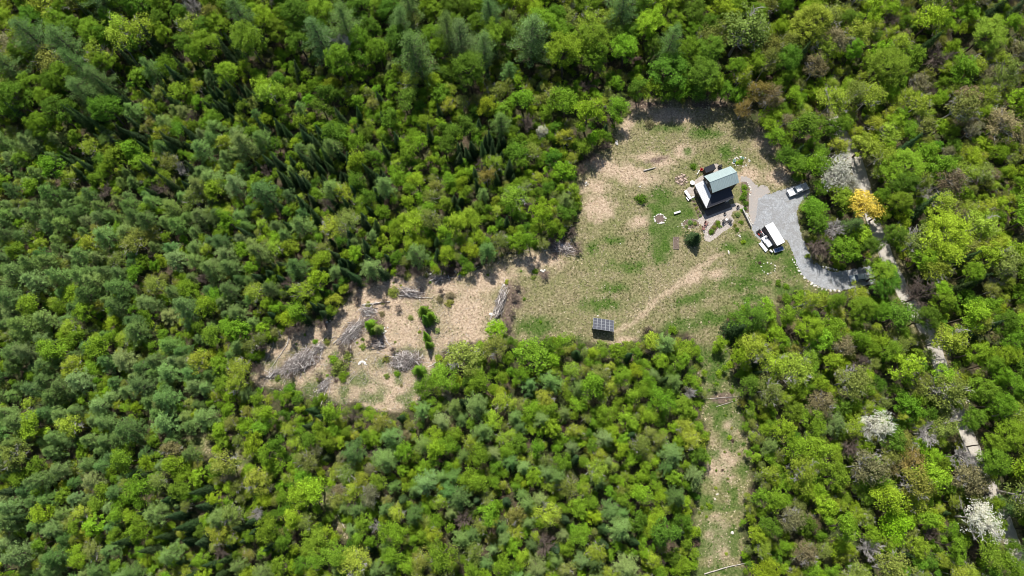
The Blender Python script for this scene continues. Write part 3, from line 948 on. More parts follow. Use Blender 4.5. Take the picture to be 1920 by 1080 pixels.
def clash(x, y, R, kf, kind):
    cx, cy = int(x // CS), int(y // CS)
    for a in range(cx - 2, cx + 3):
        for b in range(cy - 2, cy + 3):
            for t in cell.get((a, b), ()):
                k = kf
                if t["kind"] == "spruce" and t["fixed"]: k = kf * 1.15
                elif kind == "spruce" or t["kind"] == "spruce": k = kf * .9
                if math.hypot(t["x"] - x, t["y"] - y) < k * (t["R"] + R): return True
    return False


for t in trees: grid_put(t)
NC = 60000
cx_ = rng.uniform(-185, 190, NC); cy_ = rng.uniform(-48, 175, NC)
pu, pv = proj(cx_, cy_, 6.0)
keep = (pu > -110) & (pu < 2030) & (pv > -150) & (pv < 1180)
cx_, cy_ = cx_[keep], cy_[keep]
h0 = 8.0
pu, pv = proj(cx_, cy_, h0 * .6)
bu, bv = proj(cx_, cy_, 0.0)
sd_base = np.minimum(sd_poly(bu, bv, CLEARING), sd_poly(bu, bv, CORRIDOR))
sd_base = np.minimum(sd_base, sd_poly(bu, bv, DRIVE))
road_base = sd_line(bu, bv, ROAD)
order = np.arange(len(cx_))
n_all = len(order)


RU_, RV_ = np.meshgrid(np.arange(-150, 2080, 4.0), np.arange(-200, 1240, 4.0), indexing='ij')
RAST = np.minimum(sd_poly(RU_, RV_, CLEARING), sd_poly(RU_, RV_, CORRIDOR))
for g_ in GAPS: RAST = np.minimum(RAST, sd_poly(RU_, RV_, g_) + 6)


def clear_at(u, v):
    d = float(RAST[int(min(max((u + 150) / 4, 0), RAST.shape[0] - 1)), int(min(max((v + 200) / 4, 0), RAST.shape[1] - 1))])
    for (a, b), r_ in ROAD_OPEN: d = min(d, math.hypot(u - a, v - b) - r_ * .68)
    return d


def edge_f(u, v):
    """how far a crown stays back from the open ground: trees above and beside it keep clear, those below lean over its edge"""
    if v > 690 and u < 830: return .55
    if u > 1450 and v < 600: return .85
    if v > 640: return .36
    return .8


for i in order:
    if sd_base[i] < 1.5 or road_base[i] < 9.5: continue
    x, y = float(cx_[i]), float(cy_[i])
    u, v = float(pu[i]), float(pv[i])
    ju = u + rng.normal() * 22; jv = v + rng.normal() * 22
    c = COMP[int(np.clip(jv / 120, 0, 8))][int(np.clip(ju / 120, 0, 15))]
    mix = MIX[c]
    w = np.array([m_[2] for m_ in mix]); k = rng.choice(len(mix), p=w / w.sum())
    kind, tone, _ = mix[k]
    if kind in ("tall", "tallbud"):
        R = rng.uniform(2.9, 5.2) * (1.0 if v < 260 else .85); H = R * HT[kind] * rng.uniform(.9, 1.08); H = max(H, 13.5)
    elif kind == "tallpine":
        R = rng.uniform(3.4, 4.8); H = rng.uniform(17, 21)
    elif kind == "spruce":
        R = rng.uniform(1.0, 1.6); H = R * rng.uniform(5.0, 6.6)
    elif kind == "pine":
        R = 1.7 + 1.8 * rng.random(); H = R * rng.uniform(2.9, 3.6)
    elif kind in ("bare", "brown"):
        R = rng.uniform(1.6, 2.8); H = R * rng.uniform(2.6, 3.4)
    else:
        f = 1.3 if u > 1480 else 1.0
        R = (1.3 + 2.2 * rng.random() ** 1.6) * f; H = R * HT[kind] * rng.uniform(1.0, 1.35)
    edge = sd_base[i]
    if H > 12 and edge < 14 and v > 300: continue
    u, v = proj(x, y, H * CZ[kind])
    rpx = R / mpp(v)
    if clear_at(u, v) < rpx * edge_f(u, v): continue
    kf = .54 if kind in ("tall", "tallbud", "tallpine") else .57
    if clash(x, y, R, kf, kind): continue
    t = dict(x=x, y=y, R=R, H=H, kind=kind, tone=tone, fixed=False, label=None, name=None)
    trees.append(t); grid_put(t)
# low fill in the remaining gaps: saplings
for i in order[: n_all // 2]:
    if sd_base[i] < .5 or road_base[i] < 9.5: continue
    x, y = float(cx_[i]), float(cy_[i])
    R = rng.uniform(.9, 1.5)
    H = R * rng.uniform(2.6, 3.6)
    u, v = proj(x, y, H * .6)
    if clear_at(u, v) < R / mpp(v) * edge_f(u, v): continue
    if clash(x, y, R, .64, "leafy"): continue
    kind, tone = [("leafy", "mid green"), ("budding", "olive green"), ("leafy", "bright green"), ("brown", "brown"), ("budding", "yellow green"), ("leafy", "deep green")][int(rng.choice(6, p=[.3, .2, .15, .1, .13, .12]))]
    t = dict(x=x, y=y, R=R, H=H, kind=kind, tone=tone, fixed=False, label=None, name=None)
    trees.append(t); grid_put(t)
print("trees", len(trees))

NAME = {"leafy": "leafy_tree", "tall": "leafy_tree", "budding": "budding_tree", "tallbud": "budding_tree", "pine": "pine_tree", "tallpine": "pine_tree", "spruce": "spruce_tree",
        "blossom": "blossoming_tree", "bare": "bare_tree", "brown": "bare_tree", "shrub": "shrub"}
GROUPS = {"leafy_tree": "leafy trees of the forest", "budding_tree": "half-leafed spring trees of the forest", "pine_tree": "pines of the forest", "spruce_tree": "narrow dark spruces",
          "blossoming_tree": "white blossoming trees", "bare_tree": "leafless trees and bushes", "shrub": "shrubs"}
LAND = [("the brush piles", 660, 640), ("the straw track", 900, 540), ("the solar array", 1132, 615), ("the mown lawn", 1240, 430), ("the house", 1350, 350), ("the pickup truck", 1497, 357),
        ("the white container", 1450, 445), ("the orange yellow tree", 1628, 393), ("the small white blossoming tree", 1641, 803), ("the large white blossoming tree", 1827, 972),
        ("the corridor's top end", 1335, 670), ("the middle of the corridor", 1360, 860), ("the corridor's bottom end", 1350, 1060), ("the top left corner", 0, 0), ("the top right corner", 1920, 0),
        ("the bottom left corner", 0, 1080), ("the bottom right corner", 1920, 1080), ("the middle of the left edge", 0, 540), ("the middle of the top edge", 960, 0), ("the middle of the bottom edge", 960, 1080),
        ("the middle of the right edge", 1920, 540), ("the upper clearing", 1250, 230), ("the dead tangled tree", 640, 88), ("the small grey blossoming tree", 1013, 250), ("the round bright tree", 787, 272),
        ("the lower left gap", 440, 860), ("the small white bare tree", 346, 322), ("the quarter point of the bottom edge", 480, 1080), ("the quarter point of the left edge", 0, 270),
        ("the lower quarter of the left edge", 0, 810), ("the quarter point of the top edge", 480, 0)]
ORD = ["", "second ", "third ", "fourth ", "fifth ", "sixth ", "seventh ", "eighth ", "ninth ", "tenth ", "eleventh ", "twelfth ", "thirteenth ", "fourteenth ", "fifteenth ", "sixteenth ", "seventeenth ", "eighteenth ", "nineteenth ", "twentieth "]


def vis(t):
    u, v = proj(t["x"], t["y"], t["H"] * CZ[t["kind"]])
    t["u"], t["v"] = u, v
    r_ = t["R"] / mpp(min(max(v, 0), 1080))
    if u < -r_ * .5 or u > 1920 + r_ * .5 or v < -r_ or v > 1080 + r_ * .5: return 0
    inside = min(1, (u + r_) / (2 * r_), (1920 + r_ - u) / (2 * r_), (v + r_) / (2 * r_), (1080 + r_ - v) / (2 * r_))
    return r_ * (1 if t["kind"] != "spruce" else 1.5) * inside + (1000 if t["fixed"] else 0)


byk = {}
for t in trees:
    t["score"] = vis(t)
    byk.setdefault(NAME[t["kind"]], []).append(t)
singles, rest = [], []
for nm, L in byk.items():
    L.sort(key=lambda t: -t["score"])
    k = 300 if nm != "bare_tree" else 200
    for j, t in enumerate(L):
        (singles if j < k and t["score"] > 4 else rest).append(t)
KW = {"leafy_tree": "leafy tree", "budding_tree": "half-leafed tree", "pine_tree": "pine", "spruce_tree": "spruce", "blossoming_tree": "blossoming tree", "bare_tree": "leafless tree", "shrub": "shrub"}


def size_word(t):
    r_ = t["R"]
    if t["kind"] == "spruce": return "small narrow" if t["H"] < 8 else "narrow"
    if t["kind"] in ("tall", "tallbud", "tallpine"): return "tall"
    return "small" if r_ < 2.0 else ("large" if r_ > 3.1 else "medium")


bucket = {}
for t in singles:
    if t["label"]: continue
    best = min(LAND, key=lambda L: math.hypot(t["u"] - L[1], t["v"] - L[2]))
    dx, dy = t["u"] - best[1], t["v"] - best[2]
    dr = ("right of" if dx > 0 else "left of") if abs(dx) > abs(dy) else ("below" if dy > 0 else "above")
    dist = math.hypot(dx, dy)
    key = (NAME[t["kind"]], size_word(t), t["tone"], dr, best[0])
    bucket.setdefault(key, []).append((dist, t))
for (nm, sz, tone, dr, lm), L in bucket.items():
    L.sort(key=lambda p: p[0])
    for j, (_, t) in enumerate(L):
        o_ = ORD[j] if j < len(ORD) else f"{j + 1}th "
        t["label"] = f"{sz} {tone} {KW[nm]}, {o_}nearest {dr} {lm}"


def jitter_tint(tone, r):
    if tone in ("white", "silver"): return list(TINT[tone])
    c = np.array(TINT[tone]) * r.uniform(.84, 1.18)
    c = c * (1 + r.normal(size=3) * np.array([.07, .04, .08]))
    return [float(max(0.005, x)) for x in c]


def kit_of(kind):
    return {"tallbud": "budding"}.get(kind, kind)


def xf(t, r):
    k = kit_of(t["kind"])
    i = int(r.integers(len(KIT[k])))
    h = {"leafy": 2.7, "tall": 3.75, "budding": 2.75, "pine": 3.1, "tallpine": 5.35, "spruce": 4.65, "blossom": 2.5, "bare": 2.6, "brown": 2.6, "shrub": 1.0}[k]
    return k, i, (t["R"] * r.uniform(.86, 1.2), t["R"] * r.uniform(.86, 1.2), t["H"] / h), float(r.uniform(0, 6.283))


def plant(t, r=rng):
    k, i, sc, rz = xf(t, r)
    cm, tm = KIT[k][i]
    nm = t["name"] or NAME[t["kind"]]
    root = thing(nm, t["label"], "shrub" if nm == "shrub" else "tree", (t["x"], t["y"], t.get("z", 0)), rz, t.get("group") or GROUPS.get(nm))
    root.scale = sc
    tl = (float(r.normal() * .035), float(r.normal() * .035))
    root.rotation_euler = (tl[0] * 1.6, tl[1] * 1.6, rz)
    tint = jitter_tint(t["tone"], r)
    a = bpy.data.objects.new("crown" if nm != "shrub" else "foliage", cm); b = bpy.data.objects.new("trunk" if nm != "shrub" else "stem", tm)
    for o in (a, b):
        C.objects.link(o); o.parent = root
    a["tint"] = tint
    return root


for t in singles: plant(t)
print("single trees", len(singles), "rest", len(rest), {k: len(v) for k, v in byk.items()})


# ---------------------------------------------------------------- uncountable growth: geometry-node instances, one object each
def scatter(name, pts, idx, rot, scl, tint, meshes, label):
    """one 'stuff' object; meshes is a list of lists of meshes (joined) to pick from"""
    col = bpy.data.collections.new(name + "_sources")
    for j, ms in enumerate(meshes):
        if len(ms) == 1: me = ms[0]
        else:
            Vs, Fs, mi, b = [], [], [], 0
            me = bpy.data.meshes.new(f"{name}_{j:02d}")
            mats = []
            allf = []
            for q_, m_ in enumerate(ms):
                v_ = np.empty(len(m_.vertices) * 3, np.float32); m_.vertices.foreach_get("co", v_)
                Vs.append(v_.reshape(-1, 3)); mats.append(m_.materials[0])
                for p_ in m_.polygons:
                    allf.append(tuple(i_ + b for i_ in p_.vertices)); mi.append(q_)
                b += len(m_.vertices)
            me.from_pydata([tuple(map(float, p_)) for p_ in np.concatenate(Vs)], [], allf)
            for m_ in mats: me.materials.append(m_)
            me.polygons.foreach_set("material_index", np.array(mi, np.int32)); me.update()
        col.objects.link(bpy.data.objects.new(f"{name}_source_{j:02d}", me))
    me = bpy.data.meshes.new(name)
    n = len(pts)
    me.vertices.add(n); me.vertices.foreach_set("co", np.asarray(pts, np.float32).ravel())
    for an, ty, key, arr in (("pick", 'INT', "value", np.asarray(idx, np.int32)), ("turn", 'FLOAT_VECTOR', "vector", np.asarray(rot, np.float32)),
                             ("size", 'FLOAT_VECTOR', "vector", np.asarray(scl, np.float32)), ("tint", 'FLOAT_VECTOR', "vector", np.asarray(tint, np.float32))):
        a_ = me.attributes.new(an, ty, 'POINT'); a_.data.foreach_set(key, arr.ravel())
    me.update()
    o = bpy.data.objects.new(name, me); C.objects.link(o)
    ng = bpy.data.node_groups.new(name, 'GeometryNodeTree')
    ng.interface.new_socket("Geometry", in_out='INPUT', socket_type='NodeSocketGeometry')
    ng.interface.new_socket("Geometry", in_out='OUTPUT', socket_type='NodeSocketGeometry')
    N_ = ng.nodes
    gi = N_.new('NodeGroupInput'); go = N_.new('NodeGroupOutput')
    ip = N_.new('GeometryNodeInstanceOnPoints')
    ci = N_.new('GeometryNodeCollectionInfo'); ci.inputs["Collection"].default_value = col
    ci.inputs["Separate Children"].default_value = True; ci.inputs["Reset Children"].default_value = True

    def attr(nm_, ty):
        a_ = N_.new('GeometryNodeInputNamedAttribute'); a_.data_type = ty; a_.inputs[0].default_value = nm_
        return [s_ for s_ in a_.outputs if s_.enabled and s_.name == "Attribute"][0]
    ng.links.new(gi.outputs[0], ip.inputs["Points"])
    ng.links.new(ci.outputs[0], ip.inputs["Instance"])
    ip.inputs["Pick Instance"].default_value = True
    ng.links.new(attr("pick", 'INT'), ip.inputs["Instance Index"])
    e2r = N_.new('FunctionNodeEulerToRotation')
    ng.links.new(attr("turn", 'FLOAT_VECTOR'), e2r.inputs[0])
    ng.links.new(e2r.outputs[0], ip.inputs["Rotation"])
    ng.links.new(attr("size", 'FLOAT_VECTOR'), ip.inputs["Scale"])
    ng.links.new(ip.outputs[0], go.inputs[0])
    md = o.modifiers.new("scatter", 'NODES'); md.node_group = ng
    return tag(o, label, kind="stuff")


KORD = ["leafy", "tall", "budding", "pine", "tallpine", "spruce", "blossom", "bare", "brown"]
base_i, allm = {}, []
for k in KORD:
    base_i[k] = len(allm)
    for cm, tm in KIT[k]: allm.append([cm, tm])
P_, I_, R_, S_, T_ = [], [], [], [], []
for t in rest:
    k, i, sc, rz = xf(t, rng)
    P_.append((t["x"], t["y"], 0)); I_.append(base_i[k] + i); R_.append((rng.normal() * .03, rng.normal() * .03, rz)); S_.append(sc); T_.append(jitter_tint(t["tone"], rng))
scatter("forest", P_, I_, R_, S_, T_, allm, "smaller trees filling in between the larger ones of the mixed forest")

# undergrowth on the forest floor and at the clearing's edge
n = 9000
ux = rng.uniform(-150, 160, n); uy = rng.uniform(-30, 135, n)
uu, uv = proj(ux, uy)
lu, sw, fo, ba = cover(uu, uv)
rd = sd_line(uu, uv, ROAD)
slash = (uu < 900) & (uv > 500) & (sd_line(uu, uv, [(1060, 480), (960, 500), (890, 540), (860, 620)]) > 26)
ok = ((fo > .6) | (rng.random(n) < np.where(slash, .13, np.where(uv > 640, .22, .035)))) & (rd > 15) & (sd_poly(uu, uv, DRIVE) > 3) & (sd_poly(uu, uv, LAWN) > 4) & (np.hypot(uu - 1350, uv - 370) > 75)
ok &= ~((fo < .6) & (uu > 1080) & (uv < 640) & (np.hypot(uu - 1460, uv - 500) > 90))
idx = np.nonzero(ok)[0]
tn = ["mid green", "olive green", "deep green", "brownish", "bright green", "brown", "yellow green"]
P_ = [(ux[i], uy[i], 0) for i in idx]
S_ = []
T_ = []
for i in idx:
    s_ = rng.uniform(.6, 1.5) if fo[i] > .6 else rng.uniform(.3, .6)
    S_.append((s_, s_, s_ * rng.uniform(.7, 1.2)))
    T_.append(jitter_tint(tn[int(rng.choice(7, p=[.30, .2, .14, .09, .12, .07, .08]))], rng))
scatter("undergrowth", P_, rng.integers(0, 4, len(idx)), [(0, 0, rng.uniform(0, 6.28)) for _ in idx], S_, T_, [[cm] for cm, tm in KIT["shrub"]], "low bushes and saplings on the forest floor")


# grass tufts
def tuft_mesh(seed, nbl=16, h=0.34, w=0.035, lean=0.8):
    r = random.Random(seed)
    vs_, fs = [], []
    for i in range(nbl):
        a = r.uniform(0, 6.283); L = h * r.uniform(.6, 1.2); ln = lean * r.uniform(.5, 1.3)
        bx, by = r.uniform(-.12, .12), r.uniform(-.12, .12)
        dx, dy = math.cos(a), math.sin(a)
        ww = w * r.uniform(.7, 1.4)
        p = [(bx - dy * ww, by + dx * ww, 0), (bx + dy * ww, by - dx * ww, 0),
             (bx + dx * L * ln * .5 + dy * ww * .8, by + dy * L * ln * .5 - dx * ww * .8, L * .62), (bx + dx * L * ln * .5 - dy * ww * .8, by + dy * L * ln * .5 + dx * ww * .8, L * .62),
             (bx + dx * L * ln * 1.1, by + dy * L * ln * 1.1, L * .8)]
        b = len(vs_)
        vs_ += p; fs += [(b, b + 1, b + 2, b + 3), (b + 3, b + 2, b + 4, b + 3)][:1]; fs.append((b + 3, b + 2, b + 4))
    me = bpy.data.meshes.new("tuft"); me.from_pydata(vs_, [], fs); me.materials.append(M_LEAF); me.update()
    return me


TUFTS = [[tuft_mesh(900 + s, 16, .36, .03, [.7, 1.0, 1.3, .9][s])] for s in range(4)]
n = 90000
gx = rng.uniform(-75, 115, n); gy = rng.uniform(-30, 108, n)
gu, gv = proj(gx, gy)
lu, sw, fo, ba = cover(gu, gv)
hard = np.minimum.reduce([sd_poly(gu, gv, DRIVE), sd_poly(gu, gv, WALK), sd_poly(gu, gv, PATIO), sd_poly(gu, gv, TERRACE), sd_poly(gu, gv, TERRACE2)])
lawn_d = sd_poly(gu, gv, LAWN)
house_d = np.hypot(gu - 1345, gv - 365)
dn = vnoise(gx, gy, 3.5) * .6 + vnoise(gx + 50, gy, 9) * .4
ok = (fo < .45) & (hard > -.6) & (lawn_d > -2.0) & (house_d > 20) & (sd_line(gu, gv, ROAD) > 15) & (gv < 1110) & (rng.random(n) < .35 + .8 * dn) & (rng.random(n) > ba * .7) & (rng.random(n) > lu * .55)
idx = np.nonzero(ok)[0]
P_ = np.stack([gx[idx], gy[idx], np.zeros(len(idx))], 1)
s_ = rng.uniform(.4, .95, len(idx)) * (1 - .25 * sw[idx])
S_ = np.stack([s_, s_, s_ * rng.uniform(.6, 1.2, len(idx))], 1)
mixn = vnoise(gx[idx], gy[idx], 6) * .5 + vnoise(gx[idx] + 7, gy[idx], 2) * .3 + rng.random(len(idx)) * .4
straw_c = np.array([.47, .41, .27]); pale_c = np.array([.64, .57, .43]); olive_c = np.array([.23, .24, .10]); green_c = np.array([.075, .165, .018]); pink_c = np.array([.60, .49, .38])
T_ = np.empty((len(idx), 3))
for j, i in enumerate(idx):
    q_ = rng.random()
    if q_ < lu[i] * .85: c = green_c
    elif q_ > 1 - sw[i] * .9: c = pink_c if rng.random() < .55 else pale_c
    else: c = olive_c if mixn[j] > .62 else (straw_c if rng.random() < .7 else pale_c)
    T_[j] = c * rng.uniform(.65, 1.15)
scatter("meadow_grass", P_, rng.integers(0, 4, len(idx)), np.stack([np.zeros(len(idx)), np.zeros(len(idx)), rng.uniform(0, 6.28, len(idx))], 1), S_, T_, TUFTS, "dry straw and green grass tufts of the clearing")
print("tufts", len(idx))

# ---------------------------------------------------------------- rocks, logs, brush piles
ROCKS = []
for s in range(6):
    r = np.random.default_rng(40 + s)
    import bmesh
    bm = bmesh.new(); bmesh.ops.create_icosphere(bm, subdivisions=2, radius=1)
    ax = r.uniform(.7, 1.2, 3); ax[2] *= .75
    cuts = [(Vector(r.normal(size=3)).normalized(), r.uniform(.62, .85)) for _ in range(7)]
    for v in bm.verts:
        for nrm, d in cuts:
            e = v.co.dot(nrm) - d
            if e > 0: v.co -= nrm * e
        v.co = Vector([v.co[k] * ax[k] for k in range(3)]) * (1 + r.normal() * .025)
    me = bpy.data.meshes.new("rock"); bm.to_mesh(me); bm.free()
    ROCKS.append(me)
for me in list(ROCKS):
    me.materials.append(M_ROCK)
PROCKS = []
for me in ROCKS[:3]:
    m2 = me.copy(); m2.materials.clear(); m2.materials.append(M_PINKROCK); PROCKS.append(m2)


def rock(u, v, rpx, label, group, name="rock", pink=False, flat=.6):
    x, y = at(u, v)
    R = rpx * mpp(v)
    me = random.choice(PROCKS if pink else ROCKS)
    o = bpy.data.objects.new(name, me); C.objects.link(o)
    o.location = (x, y, R * flat * .35)
    k_ = random.uniform(.62, 1.2)
    o.scale = (R * k_ * random.uniform(.85, 1.3), R * k_ * random.uniform(.7, 1.0), R * flat * k_)
    o.rotation_euler = (random.uniform(-.15, .15), random.uniform(-.15, .15), random.uniform(0, 6.28))
    return tag(o, label, "rock", group)


border = [(1486, 487), (1489, 492), (1492, 497), (1495, 502), (1498, 508), (1502, 514), (1508, 521), (1515, 528, 1), (1522, 532), (1528, 536), (1534, 539), (1541, 542), (1549, 544), (1557, 545), (1565, 545), (1573, 546)]
szs = [1.6, 1.6, 1.7, 2.0, 2.7, 3.4, 3.6, 3.4, 2.6, 2.6, 2.8, 2.5, 2.3, 2.3, 2.4, 2.2]
for i, (b, s_) in enumerate(zip(border, szs)):
    o_ = (ORD[i] + "stone") if i else "first stone"
    rock(b[0], b[1], s_, f"{'tan' if len(b) > 2 else 'white'} boulder edging the driveway bend, {o_} counted from the container end", "stones edging the driveway", "edging_stone", len(b) > 2)
for i, (u, v) in enumerate([(1543, 500), (1549, 502), (1556, 503), (1563, 505), (1568, 506)]):
    rock(u, v, 2.4, f"white boulder on the inner driveway bend under the bushes, {ORD[i] or 'first '}from the left", "stones on the inner bend", "edging_stone")


def ring(cu, cv_, ru, rv, n, rp, label, group, name="ring_stone", a0=0, a1=6.283, pink=False):
    for i in range(n):
        a = a0 + (a1 - a0) * i / n + random.uniform(-.14, .14)
        q_ = random.uniform(.9, 1.1)
        rock(cu + ru * q_ * math.cos(a), cv_ - rv * q_ * math.sin(a), rp * random.uniform(.65, 1.25), label.format((ORD[i] if i < len(ORD) else f"{i + 1}th ") + ("one " if i else "rightmost one ")), group, name, pink)


ring(1237, 410.5, 10.2, 9.0, 16, 2.0, "whitish stone of the round fire ring, {}going counterclockwise", "stones of the fire ring")
ring(1389, 303.5, 15, 8.5, 13, 2.5, "white stone round the garden bed above the house, {}going counterclockwise", "stones round the upper garden bed")
ring(1441, 503, 13, 10.5, 11, 1.6, "pale stone of the loose ring below the container, {}going counterclockwise", "stones of the loose ring")
for i, (u, v) in enumerate([(1400, 401), (1402, 405), (1405, 409), (1407, 413), (1409, 417), (1411, 420)]):
    rock(u, v, 2.1, f"white stone between the garden wall and the drive, {ORD[i] or 'first '}from the top", "stones beside the garden wall", "edging_stone")
for i, (u, v) in enumerate([(1404, 346), (1406, 351), (1407.5, 356), (1407, 361), (1406, 366), (1402, 343)]):
    rock(u, v, 2.0, f"cream stone along the shrub bed right of the house, {ORD[i] or 'first '}in the row", "stones along the shrub bed", "edging_stone", i == 3)
for (cu, cv_, n_, sp, rp, lab) in ((614, 598, 9, 9, 2.6, "heap at the upper left edge of the slash clearing"), (683, 680, 6, 7, 2.6, "heap in the middle of the slash clearing"), (719, 618, 5, 6, 2.3, "heap beside the dark saplings"),
                                 (484, 652, 5, 5, 2.2, "heap at the left tip of the slash clearing"), (922, 588, 6, 6, 2.2, "heap at the foot of the curved brush pile"), (1016, 507, 4, 5, 2.2, "heap on the brown knoll"),
                                 (860, 514, 4, 8, 2.2, "heap at the forest edge above the straw track"), (943, 534, 3, 4, 2.4, "heap at the top of the curved brush pile"), (800, 514, 5, 8, 2.2, "heap at the forest edge above the dead branches"),
                                 (1157, 267, 3, 3, 3.0, "heap at the left edge of the upper meadow"), (1100, 345, 5, 9, 1.6, "scatter at the left edge of the meadow"), (1385, 445, 5, 9, 1.5, "scatter between patio and container"),
                                 (1372, 998, 3, 4, 2.2, "heap low in the grassy corridor"), (1500, 172, 3, 3, 3.0, "heap among the trees above the house"), (1345, 930, 4, 10, 1.4, "scatter in the grassy corridor")):
    for i, (u, v) in enumerate(sorted((cu + random.gauss(0, sp * .5), cv_ + random.gauss(0, sp * .4)) for _ in range(n_))):
        rock(u, v, rp * random.uniform(.9, 1.6), f"pale rock, {ORD[i] if i else 'first '}from left, {lab}".replace(" at the ", " at ").replace(" of the ", " of "), f"rocks of the {lab}")
for i, (u, v, r_, lab) in enumerate([(1200, 350, 1.8, "small white rock just above the lone dark bush on the meadow"), (1366, 473, 3.0, "lone pale boulder below the patio's right corner"), (1271, 425, 1.4, "little stone on the lawn below the bench"),
                                     (1121, 592, 1.6, "small pale stone just above the solar array"), (1397, 568, 1.8, "small stone in the lower right meadow"), (1163, 457, 1.4, "pair-sized pale stone in the middle of the meadow"),
                                     (1309, 699, 3.0, "reddish rock at the upper left side of the corridor")]):
    rock(u, v, r_, lab, None, pink=(i == 6))


def stick_pile(name, cu, cv_, a_px, b_px, ang, n_, label, mat=None, h=1.0, seed=0, along=0.8):
    r = random.Random(seed)
    x, y = at(cu, cv_); m_ = mpp(cv_)
    A, B = a_px * m_ * 1.25, b_px * m_ * 1.35
    n_ = int(n_ * 1.9)
    h *= 1.15
    mb = MB()
    for i in range(n_):
        t = r.gauss(0, .42); s_ = r.gauss(0, .42)
        px0, py0 = t * A, s_ * B
        hh = h * max(.05, 1 - (t * t + s_ * s_) * 1.0)
        z = r.uniform(.03, hh)
        a = r.gauss(0, along)
        L = r.uniform(.7, 2.6) * (1.2 if i < n_ * .15 else 1)
        dz = r.gauss(0, .16)
        d = Vector((math.cos(a), math.sin(a), dz)).normalized() * L / 2
        w = r.uniform(.02, .055) if i > n_ * .2 else r.uniform(.07, .13)
        c0 = Vector((px0, py0, z + abs(dz) * L / 2))
        k = c0 + Vector((r.gauss(0, .1), r.gauss(0, .1), r.gauss(0, .06)))
        mb.path([c0 - d, k, c0 + d], w, w * .45, 4)
    o = mb.build(name, mat or M_LOG, loc=(x, y, 0), rz=-ang)
    return tag(o, label, "brush pile", "brush piles of the slash clearing")


M_STICK = rough_mat("grey_sticks", (0.62, 0.56, 0.53), (0.22, 0.185, 0.17), 1.2, 0.95)
nt_ = M_STICK.node_tree; p_ = nt_.nodes["Principled BSDF"]
g_n = nd(nt_, "ShaderNodeNewGeometry")
c_s = ramp(nt_, g_n.outputs["Random Per Island"], [(0.0, (.10, .085, .075)), (.45, (.27, .235, .215)), (.8, (.50, .45, .42)), (1.0, (.80, .76, .72))])
nt_.links.new(c_s, p_.inputs["Base Color"])
stick_pile("brush_pile", 563, 679, 33, 15, -.65, 420, "largest grey brush pile at the left end of the slash clearing", M_STICK, 1.6, 1)
stick_pile("brush_pile", 662, 622, 30, 11, -.75, 260, "long grey brush pile slanting below the dark saplings", M_STICK, 1.3, 2, .5)
stick_pile("brush_pile", 760, 676, 28, 14, -.15, 300, "round grey brush pile right of centre in the slash clearing", M_STICK, 1.6, 3, 1.0)
stick_pile("brush_pile", 768, 549, 22, 7, .1, 130, "flat pile of split branches at the top of the slash clearing", M_STICK, .8, 4, .4)
stick_pile("brush_pile", 690, 584, 13, 8, .2, 80, "small brush pile under the long pale log", M_STICK, .8, 5)
stick_pile("brush_pile", 938, 568, 30, 7, -1.30, 230, "curved grey brush pile beside the straw track", M_STICK, 1.1, 6, .35)
stick_pile("brush_pile", 1052, 465, 22, 9, .3, 140, "dark brush pile at the forest edge above the straw track's end", M_STICK, 1.0, 7)
stick_pile("brush_pile", 824, 522, 20, 7, .05, 90, "low dark brush pile at the forest edge right of the split branches", M_STICK, .8, 9)
stick_pile("brush_pile", 712, 644, 14, 9, .3, 70, "loose brush pile below the dark saplings", M_STICK, .7, 10)
stick_pile("brush_pile", 516, 700, 20, 7, -.5, 80, "low brush pile at the left tip of the slash clearing", M_STICK, .6, 11)
stick_pile("brush_pile", 610, 722, 16, 7, -.9, 70, "brush pile around the foot of the bright leaning trunk", M_STICK, .7, 12)
stick_pile("brush_pile", 600, 652, 10, 6, -.6, 60, "small brush pile just above the largest one", M_STICK, .7, 8)


def log(p, label, r0=.13, z=.16, branches=0, seed=0, name="fallen_log"):
    r = random.Random(seed)
    W = [Vector((*at(u, v, z), z)) for u, v in p]
    o0 = W[0].copy()
    pts = []
    for a, b in zip(W[:-1], W[1:]):
        pts += [a + (b - a) * k / 3 + Vector((r.gauss(0, .05), r.gauss(0, .05), r.gauss(0, .02))) for k in range(3)]
    pts.append(W[-1])
    root = thing(name, label, "log", o0, 0, "fallen logs and poles")
    mb = MB().path([q_ - o0 for q_ in pts], r0, r0 * .5, 7)
    mb.build("stem", M_LOG, root, True)
    for k in range(branches):
        q0 = pts[r.randrange(1, len(pts))] - o0
        d = (W[-1] - W[0]).normalized() + Vector((r.gauss(0, .8), r.gauss(0, .8), r.uniform(.1, .5)))
        MB().path([q0, q0 + d.normalized() * r.uniform(.5, 1.3)], r0 * .4, r0 * .12, 4).build("branch", M_LOG, root)
    return root


